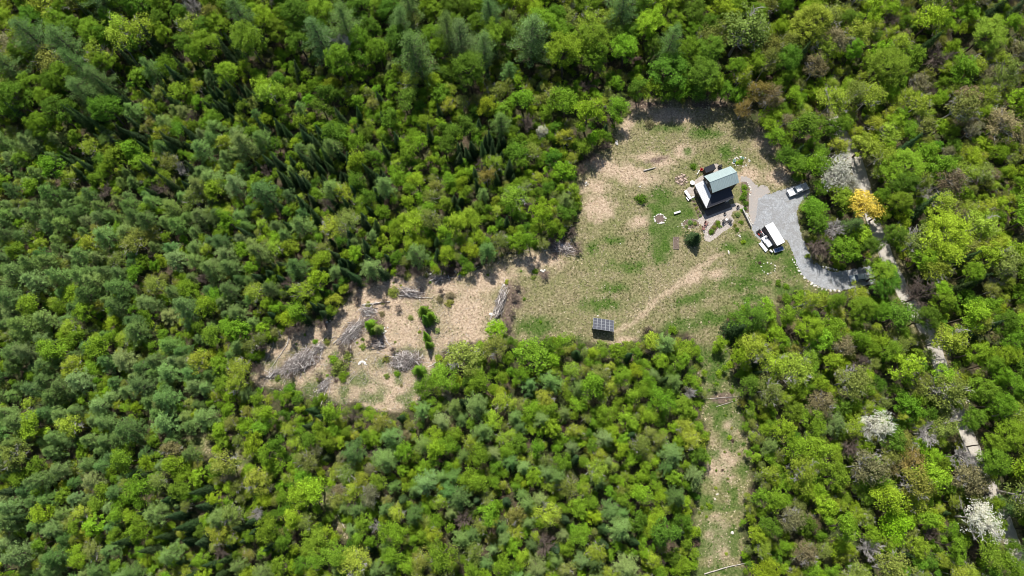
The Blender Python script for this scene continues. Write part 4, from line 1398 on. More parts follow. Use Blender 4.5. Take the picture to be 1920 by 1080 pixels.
for i, (p, lab, r0, br) in enumerate([
        ([(678, 571), (731, 565)], "long pale log lying level below the top of the slash clearing", .26, 2), ([(692, 578), (706, 563)], "short pole crossing the long pale log", .1, 0),
        ([(624, 644), (642, 630), (660, 618)], "straight pale pole slanting out of the long brush pile", .15, 1), ([(657, 648), (657, 672)], "upright-lying pale pole below the long brush pile", .12, 0),
        ([(646, 676), (668, 680)], "short reddish pole left of the middle rock heap", .09, 0), ([(638, 711), (665, 698)], "thin pole below the middle rock heap", .09, 0),
        ([(652, 720), (670, 700)], "thin pole slanting below the middle rock heap", .08, 0), ([(614, 725), (600, 763)], "bright pale trunk leaning at the bottom of the slash clearing", .16, 1),
        ([(619, 726), (616, 742)], "short pale trunk beside the bright leaning one", .1, 0), ([(543, 617), (539, 645), (509, 689)], "long bent dead trunk at the left of the slash clearing", .13, 2),
        ([(514, 624), (512, 650), (494, 687)], "leftmost thin dead trunk of the slash clearing", .09, 1), ([(777, 557), (810, 559)], "dark branch lying right of the split branches", .12, 2),
        ([(1327, 748), (1385, 744)], "long pale pole across the corridor's upper part", .08, 1), ([(1343, 763), (1383, 750)], "lower of the two pale poles across the corridor", .07, 1),
        ([(1320, 1077), (1355, 1065), (1393, 1057)], "long pale log across the corridor at the bottom edge", .15, 1), ([(633, 963), (647, 992)], "thin pale trunk in the gap near the bottom, left of centre", .13, 0),
        ([(267, 835), (297, 847)], "pale fallen trunk among trees at lower left", .16, 1), ([(1207, 320), (1229, 314)], "white plank lying on the upper meadow", .22, 0),
        ([(930, 595), (950, 545)], "long pale pole on the curved brush pile", .13, 0), ([(935, 580), (955, 543)], "second pole on the curved brush pile", .1, 0),
        ([(1040, 450), (1048, 470)], "pale stick in the brush pile at the forest edge", .09, 0), ([(860, 520), (868, 495), (872, 478)], "thin pale dead trunk at the forest edge above the straw track", .12, 1),
        ([(250, 905), (272, 915)], "short pale trunk below the fallen one at lower left", .13, 0), ([(330, 862), (345, 868)], "grey stub right of the fallen trunk at lower left", .12, 0),
        ([(735, 500), (722, 478)], "leaning white snag at the forest edge above the split branches", .12, 2)]):
    log(p, lab, r0, z=r0 + .05 + (.9 if "curved brush" in lab or "crossing" in lab else 0), branches=br, seed=i)

# loose sticks and branch wood strewn over the slash clearing
mbd = MB()
rd_ = random.Random(77)
cnt = 0
while cnt < 3200:
    u, v = rd_.uniform(470, 1080), rd_.uniform(440, 770)
    if float(sd_poly(u, v, CLEARING)) > 8 or float(blobs(np.array([u]), np.array([v]), STRAW_BLOBS)[0]) > .6 and rd_.random() < .75: continue
    if u > 900 and (v > 500 or float(sd_poly(u, v, CLEARING)) < -14) : continue
    x, y = at(u, v); a = rd_.gauss(.6, .9); L = rd_.uniform(.25, 1.1); z = rd_.uniform(.02, .2)
    w = rd_.uniform(.012, .04)
    mbd.tube((x, y, z), (x + math.cos(a) * L, y + math.sin(a) * L, z + rd_.uniform(-.02, .15)), w, w * .5, 3, False)
    cnt += 1
o_d = mbd.build("woody_debris", M_STICK); tag(o_d, "loose grey sticks strewn over the slash clearing", kind="stuff")

# shrubs and garden plants
shr = [(690, 571, 6, "olive green", "small olive bush just right of the long pale log's left end"), (716, 588, 6, "brownish", "brown bush above the dark saplings"), (612, 640, 7, "olive green", "olive bush above the small brush pile"),
       (590, 640, 6, "mid green", "green bush at the upper edge left of the long brush pile"), (680, 650, 6, "olive green", "olive bush between the long brush pile and the middle rock heap"), (745, 700, 7, "mid green", "green bush under the round brush pile"),
       (725, 705, 6, "olive green", "olive bush below left of the round brush pile"), (770, 595, 6, "pale green", "pale bush left of the conifer saplings"), (820, 620, 6, "pale green", "pale bush right of the lower sapling"),
       (520, 708, 7, "olive green", "olive bush at the left tip of the slash clearing"), (598, 712, 6, "olive green", "olive bush left of the bright leaning trunk"),
       (1203, 373, 12, "deep green", "lone round dark green bush on the meadow left of the lawn"), (634, 690, 18, "olive green", "wide olive bush right of the largest brush pile"), (644, 705, 12, "mid green", "green bush below the wide olive bush"),
       (625, 675, 9, "mid green", "small green bush between the largest brush pile and the olive bush"), (652, 668, 10, "olive green", "olive bush above the wide olive bush"),
       (737, 548, 11, "olive green", "yellowish bush left of the split branches"), (724, 673, 8, "olive green", "small bush at the left end of the round brush pile"), (845, 553, 9, "brownish", "brownish bush between slash clearing and straw track"),
       (842, 568, 8, "olive green", "small dark bush left of the straw track"), (824, 562, 7, "brownish", "brown bush right of the split branches"), (815, 600, 9, "pale green", "pale bush right of the dark saplings"),
       (950, 528, 5, "yellow green", "little bush at the top of the curved brush pile"), (1004, 508, 6, "mid green", "green bush on the brown knoll"), (1000, 520, 5, "olive green", "lower bush on the brown knoll"),
       (1460, 530, 7, "deep green", "dark bush left of the driveway's lower bend"), (1475, 537, 6, "mid green", "green bush beside the dark one at the lower bend"), (1378, 422, 4, "olive green", "left round bush below the patio"),
       (1382, 430, 5, "deep green", "dark round bush below the patio's right side"), (1390, 416, 4.5, "mid green", "bush left of the garden wall"), (1384, 402, 6, "grey green", "rounded grey plant at the patio's upper right end"),
       (1392, 394, 4.5, "mid green", "bush at the top of the garden wall"), (1397, 391, 4, "deep green", "dark bush at the wall's upper end"), (1396, 350, 7, "mid green", "topmost bush of the bed right of the house"),
       (1397, 361, 7, "mid green", "second bush of the bed right of the house"), (1394, 371, 7.5, "deep green", "third bush of the bed right of the house"), (1398, 381, 7, "deep green", "lowest bush of the bed right of the house"),
       (1346, 418, 6, "mid green", "larger plant in the stone-edged patio bed"), (1340, 426, 4.5, "olive green", "middle plant in the stone-edged patio bed"), (1335, 434, 6, "deep green", "lowest plant in the stone-edged patio bed"),
       (1350, 424, 4, "grey green", "grey plant in the stone-edged patio bed"), (1295, 417, 5, "grey green", "left plant of the bed at the lawn's lower corner"), (1304, 419, 5, "olive green", "right plant of the bed at the lawn's lower corner"),
       (1287, 424, 4, "sage green", "plant inside the small stone ring by the lawn"), (1300, 373, 3.5, "sage green", "plant beside the long white table"), (1303, 382, 3.5, "pale green", "first plant of the strip along the porch"),
       (1306, 390, 3.5, "olive green", "second plant of the strip along the porch"), (1309, 397, 3.5, "pale green", "third plant of the strip along the porch"), (1313, 404, 3.5, "sage green", "lowest plant of the strip along the porch"),
       (1389, 303, 6, "mid green", "plant in the middle of the stone-ringed bed above the house"), (1381, 305, 4, "bright green", "left plant in the stone-ringed bed above the house"), (1300, 312, 7, "deep green", "dark green clump left of the black-roofed shed"),
       (1394, 453, 5, "bright green", "bright clump below the patio's right corner"), (1345, 655, 9, "mid green", "bush at the corridor's upper end"), (1349, 700, 8, "bright green", "bright clump in the upper corridor"), (1372, 733, 5, "mid green", "small clump in the corridor above the poles"),
       (1368, 820, 5, "bright green", "small bright sapling in the middle of the corridor"), (1332, 950, 5, "mid green", "small bush low in the corridor, left side"), (1500, 560, 14, "bright green", "bright wide bush just below the driveway's lower bend"),
       (1545, 562, 15, "yellow green", "yellowish bush below the driveway's end"), (1475, 560, 12, "mid green", "green bush below left of the driveway's lower bend"), (1515, 480, 6, "yellow green", "small yellowish bush inside the driveway bend"), (1070, 635, 12, "olive green", "olive bush left of the solar array"),
       (1040, 640, 12, "mid green", "green bush below the short green grass patch"), (1218, 232, 10, "brownish", "bushy straw-coloured clump at the meadow's top left"), (1512, 440, 9, "brownish", "brown bush on the inner side of the drive"),
       (1506, 415, 8, "olive green", "olive bush on the inner side of the drive"), (1530, 488, 8, "brownish", "brown bush at the drive's inner bend"), (1174, 210, 9, "olive green", "olive bush at the meadow's top left corner")]
for u, v, rp, tone, lab in shr:
    R = rp * mpp(v)
    x, y = at(u, v, R * .5)
    plant(dict(x=x, y=y, R=R, H=R * .95, kind="shrub", tone=tone, label=lab, name="shrub", group="shrubs and garden plants"))

# ---------------------------------------------------------------- painted / metal / wood materials for the objects
def flat_mat(name, col, rough=.5, metal=0.0, spec=.5, var=.12, scale=3.0):
    return rough_mat(name, col, tuple(x * (1 - var) for x in col), scale, rough, 0, metal, spec)


def seam_mat(name, col, rough, axis, pitch=.42, metal=.15, spec=.5, dirt=.16):
    """standing seam sheet: the seams themselves are modelled; this adds weathering"""
    m, nt, p = new_mat(name)
    tc = nd(nt, "ShaderNodeTexCoord").outputs["Object"]
    mp = nd(nt, "ShaderNodeMapping"); nt.links.new(tc, mp.inputs[0]); mp.inputs["Scale"].default_value = (3.0, .5, .5)
    f = noise(nt, 1.5, 4, .6, mp.outputs[0])
    c = ramp(nt, f, [(.35, tuple(x * (1 - dirt) for x in col)), (.65, col)])
    nt.links.new(c, p.inputs["Base Color"])
    p.inputs["Roughness"].default_value = rough; p.inputs["Metallic"].default_value = metal; p.inputs["Specular IOR Level"].default_value = spec
    return m


M_GREENROOF = seam_mat("green_metal_roof", (0.42, 0.52, 0.51), .4, 0)
M_WINGGLARE = seam_mat("wing_roof_glare", (0.72, 0.72, 0.72), .4, 0, dirt=.08)  # left wing slope: sky glare put into the metal's colour
M_WINGSHADE = seam_mat("wing_roof_shade", (0.045, 0.046, 0.058), .45, 0)  # lower wing slope: same metal roofing, shade put into its colour
M_BLACKROOF = seam_mat("black_shed_roof", (0.03, 0.032, 0.04), .5, 0)
M_SIDING = rough_mat("dark_board_siding", (0.085, 0.068, 0.055), (0.045, 0.036, 0.03), 4, .85)
M_TRIM = flat_mat("white_trim", (.72, .72, .70), .5)
M_GLASS = flat_mat("window_glass", (.03, .045, .055), .06, 0, .8, 0)
M_WOOD = rough_mat("weathered_boards", (.34, .30, .26), (.20, .17, .145), 5, .85)
M_DECK = rough_mat("deck_boards", (.17, .145, .125), (.09, .075, .065), 5, .85)
M_WHITE = flat_mat("white_paint", (.80, .80, .80), .4, 0, .5, .05)
M_TRUCK = flat_mat("white_car_paint", (.78, .79, .80), .18, 0, .6, .02)
M_SILVER = flat_mat("silver_car_paint", (.46, .50, .54), .22, .3, .6, .03)
M_GREYCOVER = flat_mat("grey_bed_cover", (.42, .42, .45), .6)
M_BLACK = flat_mat("black_rubber", (.018, .018, .018), .75)
M_DARK = flat_mat("dark_metal", (.05, .05, .055), .5, .3)
M_STEEL = flat_mat("galvanised_steel", (.50, .51, .52), .4, .6)
M_CONT = flat_mat("container_side_paint", (.055, .055, .06), .55)
M_BLUE = flat_mat("blue_plastic", (.10, .20, .42), .5)
M_RED = flat_mat("red_plastic", (.55, .04, .025), .5)
M_TEAL = flat_mat("teal_glaze", (.10, .42, .38), .3)
M_LAMP = flat_mat("lamp_lens", (.75, .78, .8), .1)
M_TAIL = flat_mat("tail_lens", (.4, .02, .02), .2)
M_CONCRETE = rough_mat("concrete", (.48, .46, .43), (.36, .34, .32), 4, .9)
M_CEDAR = rough_mat("reddish_wood", (.30, .135, .11), (.20, .09, .075), 6, .7)
M_ASH = rough_mat("ash_and_soil", (.20, .15, .12), (.10, .075, .06), 5, .95)


def pv_mat():
    m, nt, p = new_mat("solar_cells")
    tc = nd(nt, "ShaderNodeTexCoord").outputs["Object"]
    b = nd(nt, "ShaderNodeTexBrick"); b.offset = 0
    nt.links.new(tc, b.inputs["Vector"])
    b.inputs["Color1"].default_value = (.055, .055, .065, 1); b.inputs["Color2"].default_value = (.07, .07, .08, 1); b.inputs["Mortar"].default_value = (.22, .23, .26, 1)
    b.inputs["Scale"].default_value = 1.0; b.inputs["Brick Width"].default_value = .165; b.inputs["Row Height"].default_value = .165; b.inputs["Mortar Size"].default_value = .006
    nt.links.new(b.outputs[0], p.inputs["Base Color"])
    p.inputs["Roughness"].default_value = .15
    p.inputs["Specular IOR Level"].default_value = .6
    return m


M_PV = pv_mat()

# ---------------------------------------------------------------- the house
TH = 0.3815
L_, W_ = 7.66, 5.01
HX, HY = 51.64, 67.69            # the upper block's lower left corner on the ground
house = thing("house", "two-storey house with green gabled metal roof and low wraparound roof with painted glare and shade", "house", (HX, HY, 0), TH)
# local axes: +x along the ridge, +y towards the top of the picture (v = -y)
EO = .28                         # eave overhang
HE, HR = 6.0, 7.5
mb = MB()
x0, x1, y0, y1 = EO, L_ - EO, EO, W_ - EO
hw = HE + .06
mb.add([(x0, y0, 0), (x1, y0, 0), (x1, y1, 0), (x0, y1, 0), (x0, y0, hw), (x1, y0, hw), (x1, y1, hw), (x0, y1, hw), (x0, W_ / 2, HR - .14), (x1, W_ / 2, HR - .14)],
       [(0, 1, 5, 4), (2, 3, 7, 6), (1, 2, 6, 9, 5), (3, 0, 4, 8, 7), (4, 5, 9, 8), (6, 7, 8, 9)])
mb.build("wall", M_SIDING, house)
trim = MB()
for x in (x0, x1):
    for y in (y0, y1): trim.box((x, y, 3.0), (.14, .14, 5.98))
trim.build("corner_board", M_SIDING, house)


def slope(name, a, b, c, d, th, mat, parent, seams=.45, seam_h=.045):
    """roof slope a-b (eave), c-d (top, above b and a), extruded by th, with standing seams"""
    a, b, c, d = map(Vector, (a, b, c, d))
    nrm = (b - a).cross(d - a).normalized()
    if nrm.z < 0: nrm = -nrm
    m_ = MB()
    lo = [p - nrm * th for p in (a, b, c, d)]
    m_.add([*lo, a, b, c, d], [(0, 3, 2, 1), (4, 5, 6, 7), (0, 1, 5, 4), (1, 2, 6, 5), (2, 3, 7, 6), (3, 0, 4, 7)])
    L = (b - a).length
    k = int(L / seams)
    e = (b - a).normalized()
    up = (d - a) - e * (d - a).dot(e)
    upl = up.length; upn = up / upl
    for i in range(1, k):
        s_ = L * i / k
        # clip the seam against the (possibly trapezoid) slope ends
        sa = (d - a).dot(e); sb = (c - a).dot(e)
        top = upl
        if sa > 0 and s_ < sa: top = upl * s_ / sa
        if sb < L and s_ > sb: top = min(top, upl * (L - s_) / (L - sb))
        bot = 0
        p0 = a + e * s_ + nrm * .001; p1 = p0 + upn * top
        w = e * .014
        if (p1 - p0).length > .15:
            m_.add([p0 - w, p0 + w, p1 + w, p1 - w, p0 - w + nrm * seam_h, p0 + w + nrm * seam_h, p1 + w + nrm * seam_h, p1 - w + nrm * seam_h],
                   [(4, 5, 6, 7), (0, 1, 5, 4), (1, 2, 6, 5), (2, 3, 7, 6), (3, 0, 4, 7)])
    return m_.build(name, mat, parent)


r1 = slope("roof", (0, 0, HE), (L_, 0, HE), (L_, W_ / 2, HR), (0, W_ / 2, HR), .1, M_GREENROOF, house)
r2 = slope("roof", (L_, W_, HE), (0, W_, HE), (0, W_ / 2, HR), (L_, W_ / 2, HR), .1, M_GREENROOF, house)
MB().tube((-.02, W_ / 2, HR + .01), (L_ + .02, W_ / 2, HR + .01), .07, n=8).build("ridge_cap", M_GREENROOF, r1)


def window(parent, c, w, h, axis, out=1):
    """axis 'x': faces along y; axis 'y': faces along x"""
    d = .05
    f = MB()
    cx, cy, cz = c
    for s_ in (-1, 1):
        if axis == 'x':
            f.box((cx + s_ * w / 2, cy + out * d / 2, cz), (.09, d, h + .09)); f.box((cx, cy + out * d / 2, cz + s_ * h / 2), (w - .09, d, .09))
        else:
            f.box((cx + out * d / 2, cy + s_ * w / 2, cz), (d, .09, h + .09)); f.box((cx + out * d / 2, cy, cz + s_ * h / 2), (d, w - .09, .09))
    if axis == 'x': f.box((cx, cy + out * d * .4, cz), (.04, d * .8, h - .09))
    else: f.box((cx + out * d * .4, cy, cz), (d * .8, .04, h - .09))
    fo_ = f.build("window", M_DARK, parent)
    g = MB()
    g.box((cx, cy + out * .008, cz), (w - .08, .016, h - .08)) if axis == 'x' else g.box((cx + out * .008, cy, cz), (.016, w - .08, h - .08))
    g.build("pane", M_GLASS, fo_)


for x in (1.6, 3.8, 6.0): window(house, (x, y0, 4.9), 1.0, 1.1, 'x', -1)
for x in (2.2, 5.4): window(house, (x, y1, 4.8), 1.0, 1.2, 'x', 1)
for y in (1.5, 3.5): window(house, (x0, y, 5.0), .9, 1.2, 'y', -1)
window(house, (x0, W_ / 2, 6.75 - .25), .6, .5, 'y', -1)
for y in (1.5, 3.5):
    window(house, (x1, y, 4.9), .9, 1.2, 'y', 1); window(house, (x1, y, 1.8), .9, 1.2, 'y', 1)
# low wing around the left and lower sides
LU, RU, LD, ZE, ZT = -2.05, 5.95, -2.4, 3.0, 3.95
o_ = .3
wing = MB()
wz = ZE - .03
wing.box(((LU + o_ + x0) / 2 - .001, (LD + o_ + 4.3) / 2, wz / 2), (x0 - LU - o_, 4.3 - LD - o_, wz))
wing.box(((x0 + RU - o_) / 2, (LD + o_ + y0) / 2 - .001, wz / 2), (RU - o_ - x0 - .002, y0 - LD - o_, wz))
wing.build("wing_wall", M_SIDING, house)
slope("wing_roof", (LU, 4.62, ZE), (LU, LD, ZE), (x0 - .02, .0, ZT), (x0 - .02, 4.62, ZT), .09, M_WINGGLARE, house)
slope("wing_roof", (LU, LD, ZE), (RU, LD, ZE), (RU, y0 - .02, ZT), (x0 - .02, y0 - .02, ZT), .09, M_WINGSHADE, house)
MB().tube((LU, LD, ZE + .03), (x0, y0 - .1, ZT + .04), .05, n=6).build("hip_cap", M_TRIM, house)
g_ = MB().box((LU - .06, (4.62 + LD) / 2, ZE - .07), (.1, 4.62 - LD, .1)); g_.box(((LU + RU) / 2, LD - .06, ZE - .07), (RU - LU, .1, .1)); g_.build("gutter", M_DARK, house)
for x in (-.9, 1.2, 3.2): window(house, (x, LD + o_, 1.6), 1.1, 1.3, 'x', -1)
for y in (-1.2, 1.0, 3.2): window(house, (LU + o_, y, 1.6), 1.1, 1.3, 'y', -1)
dr_ = MB().box((4.9, LD + o_ - .03, 1.05), (.95, .06, 2.1)).build("door", M_WHITE, house)
MB().box((5.25, LD + o_ - .09, 1.0), (.04, .06, .14)).build("handle", M_STEEL, dr_)
dk = MB()
for k in range(9): dk.box((1.9, LD + .15 - k * .19, .13), (7.2, .175, .05))
dk.box((1.9, LD - .65, .05), (7.1, 1.6, .1))
dk.build("porch_deck", M_DECK, house)

# shed with black roof behind the house
shed = thing("shed", "small shed with black pitched roof behind the house", "shed", (*at(1327, 322), 0), .41)
MB().box((0, 0, 1.0), (2.7, 1.25, 2.0)).build("wall", M_SIDING, shed)
slope("roof", (-1.5, -.75, 2.05), (1.5, -.75, 2.05), (1.5, .75, 2.4), (-1.5, .75, 2.4), .06, M_BLACKROOF, shed, .4, .02)
d_ = MB().box((.3, -.65, .95), (.75, .05, 1.8)).build("door", M_WOOD, shed)
MB().box((.55, -.69, .95), (.04, .05, .12)).build("handle", M_DARK, d_)
gr = thing("grill", "covered black grill at the back corner of the green roof", "grill", (*at(1349, 314), 0), .41)
MB().box((0, 0, .55), (1.1, .6, .5)).build("cabinet", M_DARK, gr, bevel=.03)
MB().profile([(-.55, .8), (.55, .8), (.5, 1.0), (.3, 1.12), (-.3, 1.12), (-.5, 1.0)], -.3, .3).build("lid", M_BLACK, gr)
for sx in (-1, 1):
    for sy in (-1, 1): MB().tube((sx * .48, sy * .24, 0), (sx * .48, sy * .24, .32), .03).build("leg", M_DARK, gr)
bk = thing("bucket", "red bucket standing at the shed's left corner", "bucket", (*at(1314.5, 319), 0), 0)
MB().lathe([(.30, 0), (.38, .62), (.42, .64), (.34, .64), (.27, .06)], 16).build("pail", M_RED, bk)
MB().path([(-.38, 0, .62), (-.2, 0, .82), (.2, 0, .82), (.38, 0, .62)], .015, .015, 5).build("handle", M_STEEL, bk)
sh_ = thing("sawhorse", "white sawhorse standing left of the black-roofed shed", "sawhorse", (*at(1308, 325), 0), 1.0)
MB().box((0, 0, .8), (1.4, .14, .1)).build("beam", M_WHITE, sh_)
for sx in (-.55, .55):
    for sy in (-1, 1): MB().tube((sx, 0, .78), (sx + sx * .15, sy * .42, 0), .04, n=5).build("leg", M_WHITE, sh_)
# stone and wood heap left of the shed
pp_ = []
for i in range(34):
    a = random.uniform(0, 6.28); q_ = random.random() ** .6
    pp_.append((1277 + 13 * q_ * math.cos(a), 336 + 10 * q_ * math.sin(a)))
for i, (u, v) in enumerate(sorted(pp_)):
    rock(u, v, random.uniform(1.3, 2.6), f"pinkish stone in the loose heap left of the house, {ORD[i].strip() if 0 < i < len(ORD) else f'{i + 1}th'} from left", "pinkish stones of the heap left of the house", "rubble_stone", True, .8)

# round table, long white table with bench, lawn bench
rt = thing("round_table", "white round garden table at the house's left corner", "table", (*at(1297, 344.5), 0), 0)
MB().lathe([(.60, .70), (.62, .72), (.62, .75), (.60, .76)], 28).build("tabletop", M_WHITE, rt)
MB().lathe([(.26, 0), (.25, .04), (.05, .1), (.05, .7)], 14).build("pedestal", M_WHITE, rt)
mx, my = at(1290, 365, .75)
tb = thing("long_table", "long white table at the edge of the lawn beside the porch", "table", (mx, my, 0), math.atan2(at(1297, 373)[1] - at(1285, 356)[1], at(1297, 373)[0] - at(1285, 356)[0]))
MB().box((0, 0, .74), (2.7, .78, .06)).build("tabletop", M_WHITE, tb, bevel=.01)
for sx in (-1.1, 1.1):
    for sy in (-.3, .3): MB().box((sx, sy, .355), (.07, .07, .71)).build("leg", M_STEEL, tb)
mx, my = at(1289, 373, .45)
bn = thing("bench", "short white bench at the lower end of the long white table", "bench", (mx, my, 0), tb.rotation_euler[2])
MB().box((0, 0, .44), (1.1, .3, .05)).build("seat", M_WHITE, bn)
for sx in (-.45, .45): MB().box((sx, 0, .21), (.06, .26, .42)).build("leg", M_STEEL, bn)
mx, my = at(1300, 369, .45)
bn = thing("bench", "small white bench between the long white table and the porch", "bench", (mx, my, 0), .3)
MB().box((0, 0, .44), (.8, .3, .05)).build("seat", M_WHITE, bn)
for sx in (-.32, .32): MB().box((sx, 0, .21), (.06, .26, .42)).build("leg", M_STEEL, bn)
hoop = thing("hose_reel", "white hose coil hanging on the porch's left wall", "hose", (*at(1303.5, 358), 0), 1.9)
pts = [(.45 * math.cos(a * .449), .1 * math.sin(a), .75 + .45 * math.sin(a * .449)) for a in range(15)]
MB().path(pts, .06, .06, 6).build("coil", M_WHITE, hoop)
MB().box((0, 0, .38), (.1, .1, .76)).build("post", M_WHITE, hoop)
mx, my = at(1270, 398, .5)
lb = thing("lawn_bench", "weathered grey bench standing alone on the mown lawn", "bench", (mx, my, 0), .33)
for k in range(3): pass
MB().box((0, 0, .47), (1.85, .52, .07)).build("seat", M_STEEL, lb, bevel=.01)
for sx in (-.75, .75): MB().box((sx, 0, .22), (.08, .46, .43)).build("leg", M_WOOD, lb)
# fire pit floor
fp = MB().lathe([(1.25, 0), (1.2, .05), (.9, .03), (.4, .06)], 24)
o_f = fp.build("fire_pit", M_ASH, loc=(*at(1237, 410.5), 0)); tag(o_f, "brown ash bed inside the round stone fire ring", "fire pit")
# raised garden bed on the lawn
rb = thing("garden_bed", "long narrow stone-filled garden bed on the lawn's lower right", "garden bed", (*at(1267.5, 456), 0), math.pi / 2 - .05)
fr = MB()
for s_ in (-1, 1): fr.box((0, s_ * .72, .1), (3.3, .06, .2)); fr.box((s_ * 1.62, 0, .1), (.06, 1.38, .2))
fr.build("frame", M_WOOD, rb)
MB().box((0, 0, .07), (3.16, 1.36, .14)).build("soil", M_ASH, rb)
for i in range(22):
    vb_ = 447 + i * .85
    rock(1267.5 + random.uniform(-3.6, 3.6), vb_, random.uniform(.8, 1.5), f"pale stone in the long garden bed on the lawn, {i + 1}th from the top", "stones in the long garden bed", "bed_stone", True)
# stone edging of the patio bed
edge = [(1352, 414), (1353, 420), (1351, 427), (1346, 431), (1342, 436), (1339, 441), (1332, 444), (1326, 441), (1324, 435), (1328, 428), (1333, 423), (1336, 416), (1342, 412), (1348, 411)]
for i, (u, v) in enumerate(edge):
    rock(u, v, 1.3, f"edging stone of the patio bed, {ORD[i] or 'first '}clockwise from its upper right", "edging stones of the patio bed", "edging_stone")
sheet("garden_soil", [(1350, 414), (1351, 424), (1344, 431), (1338, 440), (1329, 441), (1327, 434), (1337, 420), (1343, 413)], 0.03, M_ASH, .3)
ring(1296, 420, 17, 9, 22, 1.2, "small stone round the bed at the lawn's lower corner, {}going counterclockwise", "stones round the corner bed")
sheet("bed_soil", [(1280, 420), (1287, 412), (1298, 410), (1311, 414), (1312, 422), (1300, 428), (1288, 428)], 0.006, M_ASH, .3)
sheet("shrub_bed_soil", [(1391, 340), (1401, 342), (1404, 356), (1404, 380), (1404, 398), (1398, 398), (1390, 380), (1388, 355)], 0.014, M_ASH, .4)
sheet("porch_bed_soil", [(1296, 372), (1303, 370), (1318, 402), (1317, 408), (1310, 411)], 0.012, M_ASH, .3)
for i, (u, v) in enumerate([(1376, 303), (1391, 298)]):
    pt = thing("glazed_pot", f"teal glazed pot in the stone-ringed bed above the house, {['left', 'right'][i]} one", "pot", (*at(u, v), 0), 0, "teal pots in the upper bed")
    MB().lathe([(.22, 0), (.36, .3), (.4, .55), (.33, .58), (.3, .5)], 14).build("bowl", M_TEAL, pt, True)
    MB().lathe([(.29, .5), (.05, .52)], 12).build("soil", M_ASH, pt)


def chair(u, v, rz, mat, label, group, sc=1.0):
    x, y = at(u, v, .4)
    c_ = thing("garden_chair", label, "chair", (x, y, 0.016), rz, group)
    c_.scale = (sc, sc, sc)
    se = MB()
    for k in range(5): se.box((0, -.24 + k * .12, .36 - k * .012), (.56, .105, .025), rx=-.1)
    se.build("seat", mat, c_)
    ba_ = MB()
    for k in range(5): ba_.box((-.24 + k * .12, .38, .68), (.105, .025, .72), rx=-.35)
    ba_.build("backrest", mat, c_)
    for s_ in (-1, 1):
        MB().box((s_ * .36, 0, .56), (.13, .72, .03)).build("armrest", mat, c_)
        MB().box((s_ * .33, -.28, .275), (.06, .07, .55)).build("leg", mat, c_)
        MB().box((s_ * .33, .25, .275), (.06, .07, .55)).build("leg", mat, c_)


chair(1324, 419.5, .9, M_CEDAR, "reddish chair on the patio, nearer to the porch", "reddish patio chairs", 1.25)
chair(1319, 428, 1.3, M_CEDAR, "reddish chair at the patio's left edge beside the conifer", "reddish patio chairs", 1.25)
chair(1358, 415, 2.2, M_DARK, "dark chair right of the patio bed, left one of the pair", "dark patio chairs", 1.2)
chair(1367.5, 414, -2.4, M_DARK, "dark chair at the patio's right edge, right one of the pair", "dark patio chairs", 1.2)
st = thing("side_table", "small white side table between the two dark patio chairs", "table", (*at(1361.5, 413), .016), .2)
MB().lathe([(.3, .5), (.32, .52), (.3, .54)], 16).build("tabletop", M_WHITE, st)
MB().tube((0, 0, 0), (0, 0, .5), .04).build("leg", M_WHITE, st)
chair(1359.5, 401.5, .4, M_DARK, "dark chair near the porch shadow's edge", "dark patio chairs", .8)
chair(1384, 389, .4, M_DARK, "dark chair on the patio's narrow upper right end", "dark patio chairs", .9)

# garden wall between patio garden and drive
a, b = Vector((*at(1391, 394), 0)), Vector((*at(1407, 426), 0))
d = b - a
gw = thing("garden_wall", "straight dark timber retaining wall between the garden and the gravel drive", "wall", (a + d / 2), math.atan2(d.y, d.x))
tm_ = MB()
for k in range(4): tm_.box((0, 0, .12 + k * .23), (d.length, .24, .215))
tm_.build("timber", M_WOOD, gw)
MB().box((0, 0, .95), (d.length + .04, .3, .05)).build("cap", M_CONCRETE, gw)
for k in range(5): MB().box((-d.length / 2 + .2 + k * (d.length - .4) / 4, .16, .44), (.12, .08, .88)).build("post", M_WOOD, gw)

# ---------------------------------------------------------------- vehicles
def wheel(parent, x, y, r, w):
    s_ = 1 if y > 0 else -1
    t = MB()
    n = 20
    prof = [(r * .6, -w / 2), (r * .94, -w / 2), (r, -w * .36), (r, w * .36), (r * .94, w / 2), (r * .6, w / 2)]
    vs_, fs = [], []
    for q_, (rr, yy) in enumerate(prof):
        for i in range(n):
            a_ = 6.2832 * i / n; vs_.append((rr * math.cos(a_), yy, rr * math.sin(a_)))
    for q_ in range(len(prof)):
        q2 = (q_ + 1) % len(prof)
        for i in range(n): fs.append((q_ * n + i, q2 * n + i, q2 * n + (i + 1) % n, q_ * n + (i + 1) % n))
    t.add(vs_, fs)
    wo = t.build("wheel", M_BLACK, parent, True, loc=(x, y, r))
    MB().tube((0, -w * .3, 0), (0, w * .42 * s_ + 0, 0), r * .62, n=14).build("rim", M_STEEL, wo)


def taper(mb, c, d, top_x=1.0, top_y=1.0, shift=0.0):
    x, y, z = d[0] / 2, d[1] / 2, d[2] / 2
    cx, cy, cz = c
    mb.add([(cx - x, cy - y, cz - z), (cx + x, cy - y, cz - z), (cx + x, cy + y, cz - z), (cx - x, cy + y, cz - z),
            (cx + shift - x * top_x, cy - y * top_y, cz + z), (cx + shift + x * top_x, cy - y * top_y, cz + z), (cx + shift + x * top_x, cy + y * top_y, cz + z), (cx + shift - x * top_x, cy + y * top_y, cz + z)],
           ((0, 3, 2, 1), (4, 5, 6, 7), (0, 1, 5, 4), (1, 2, 6, 5), (2, 3, 7, 6), (3, 0, 4, 7)))
    return mb


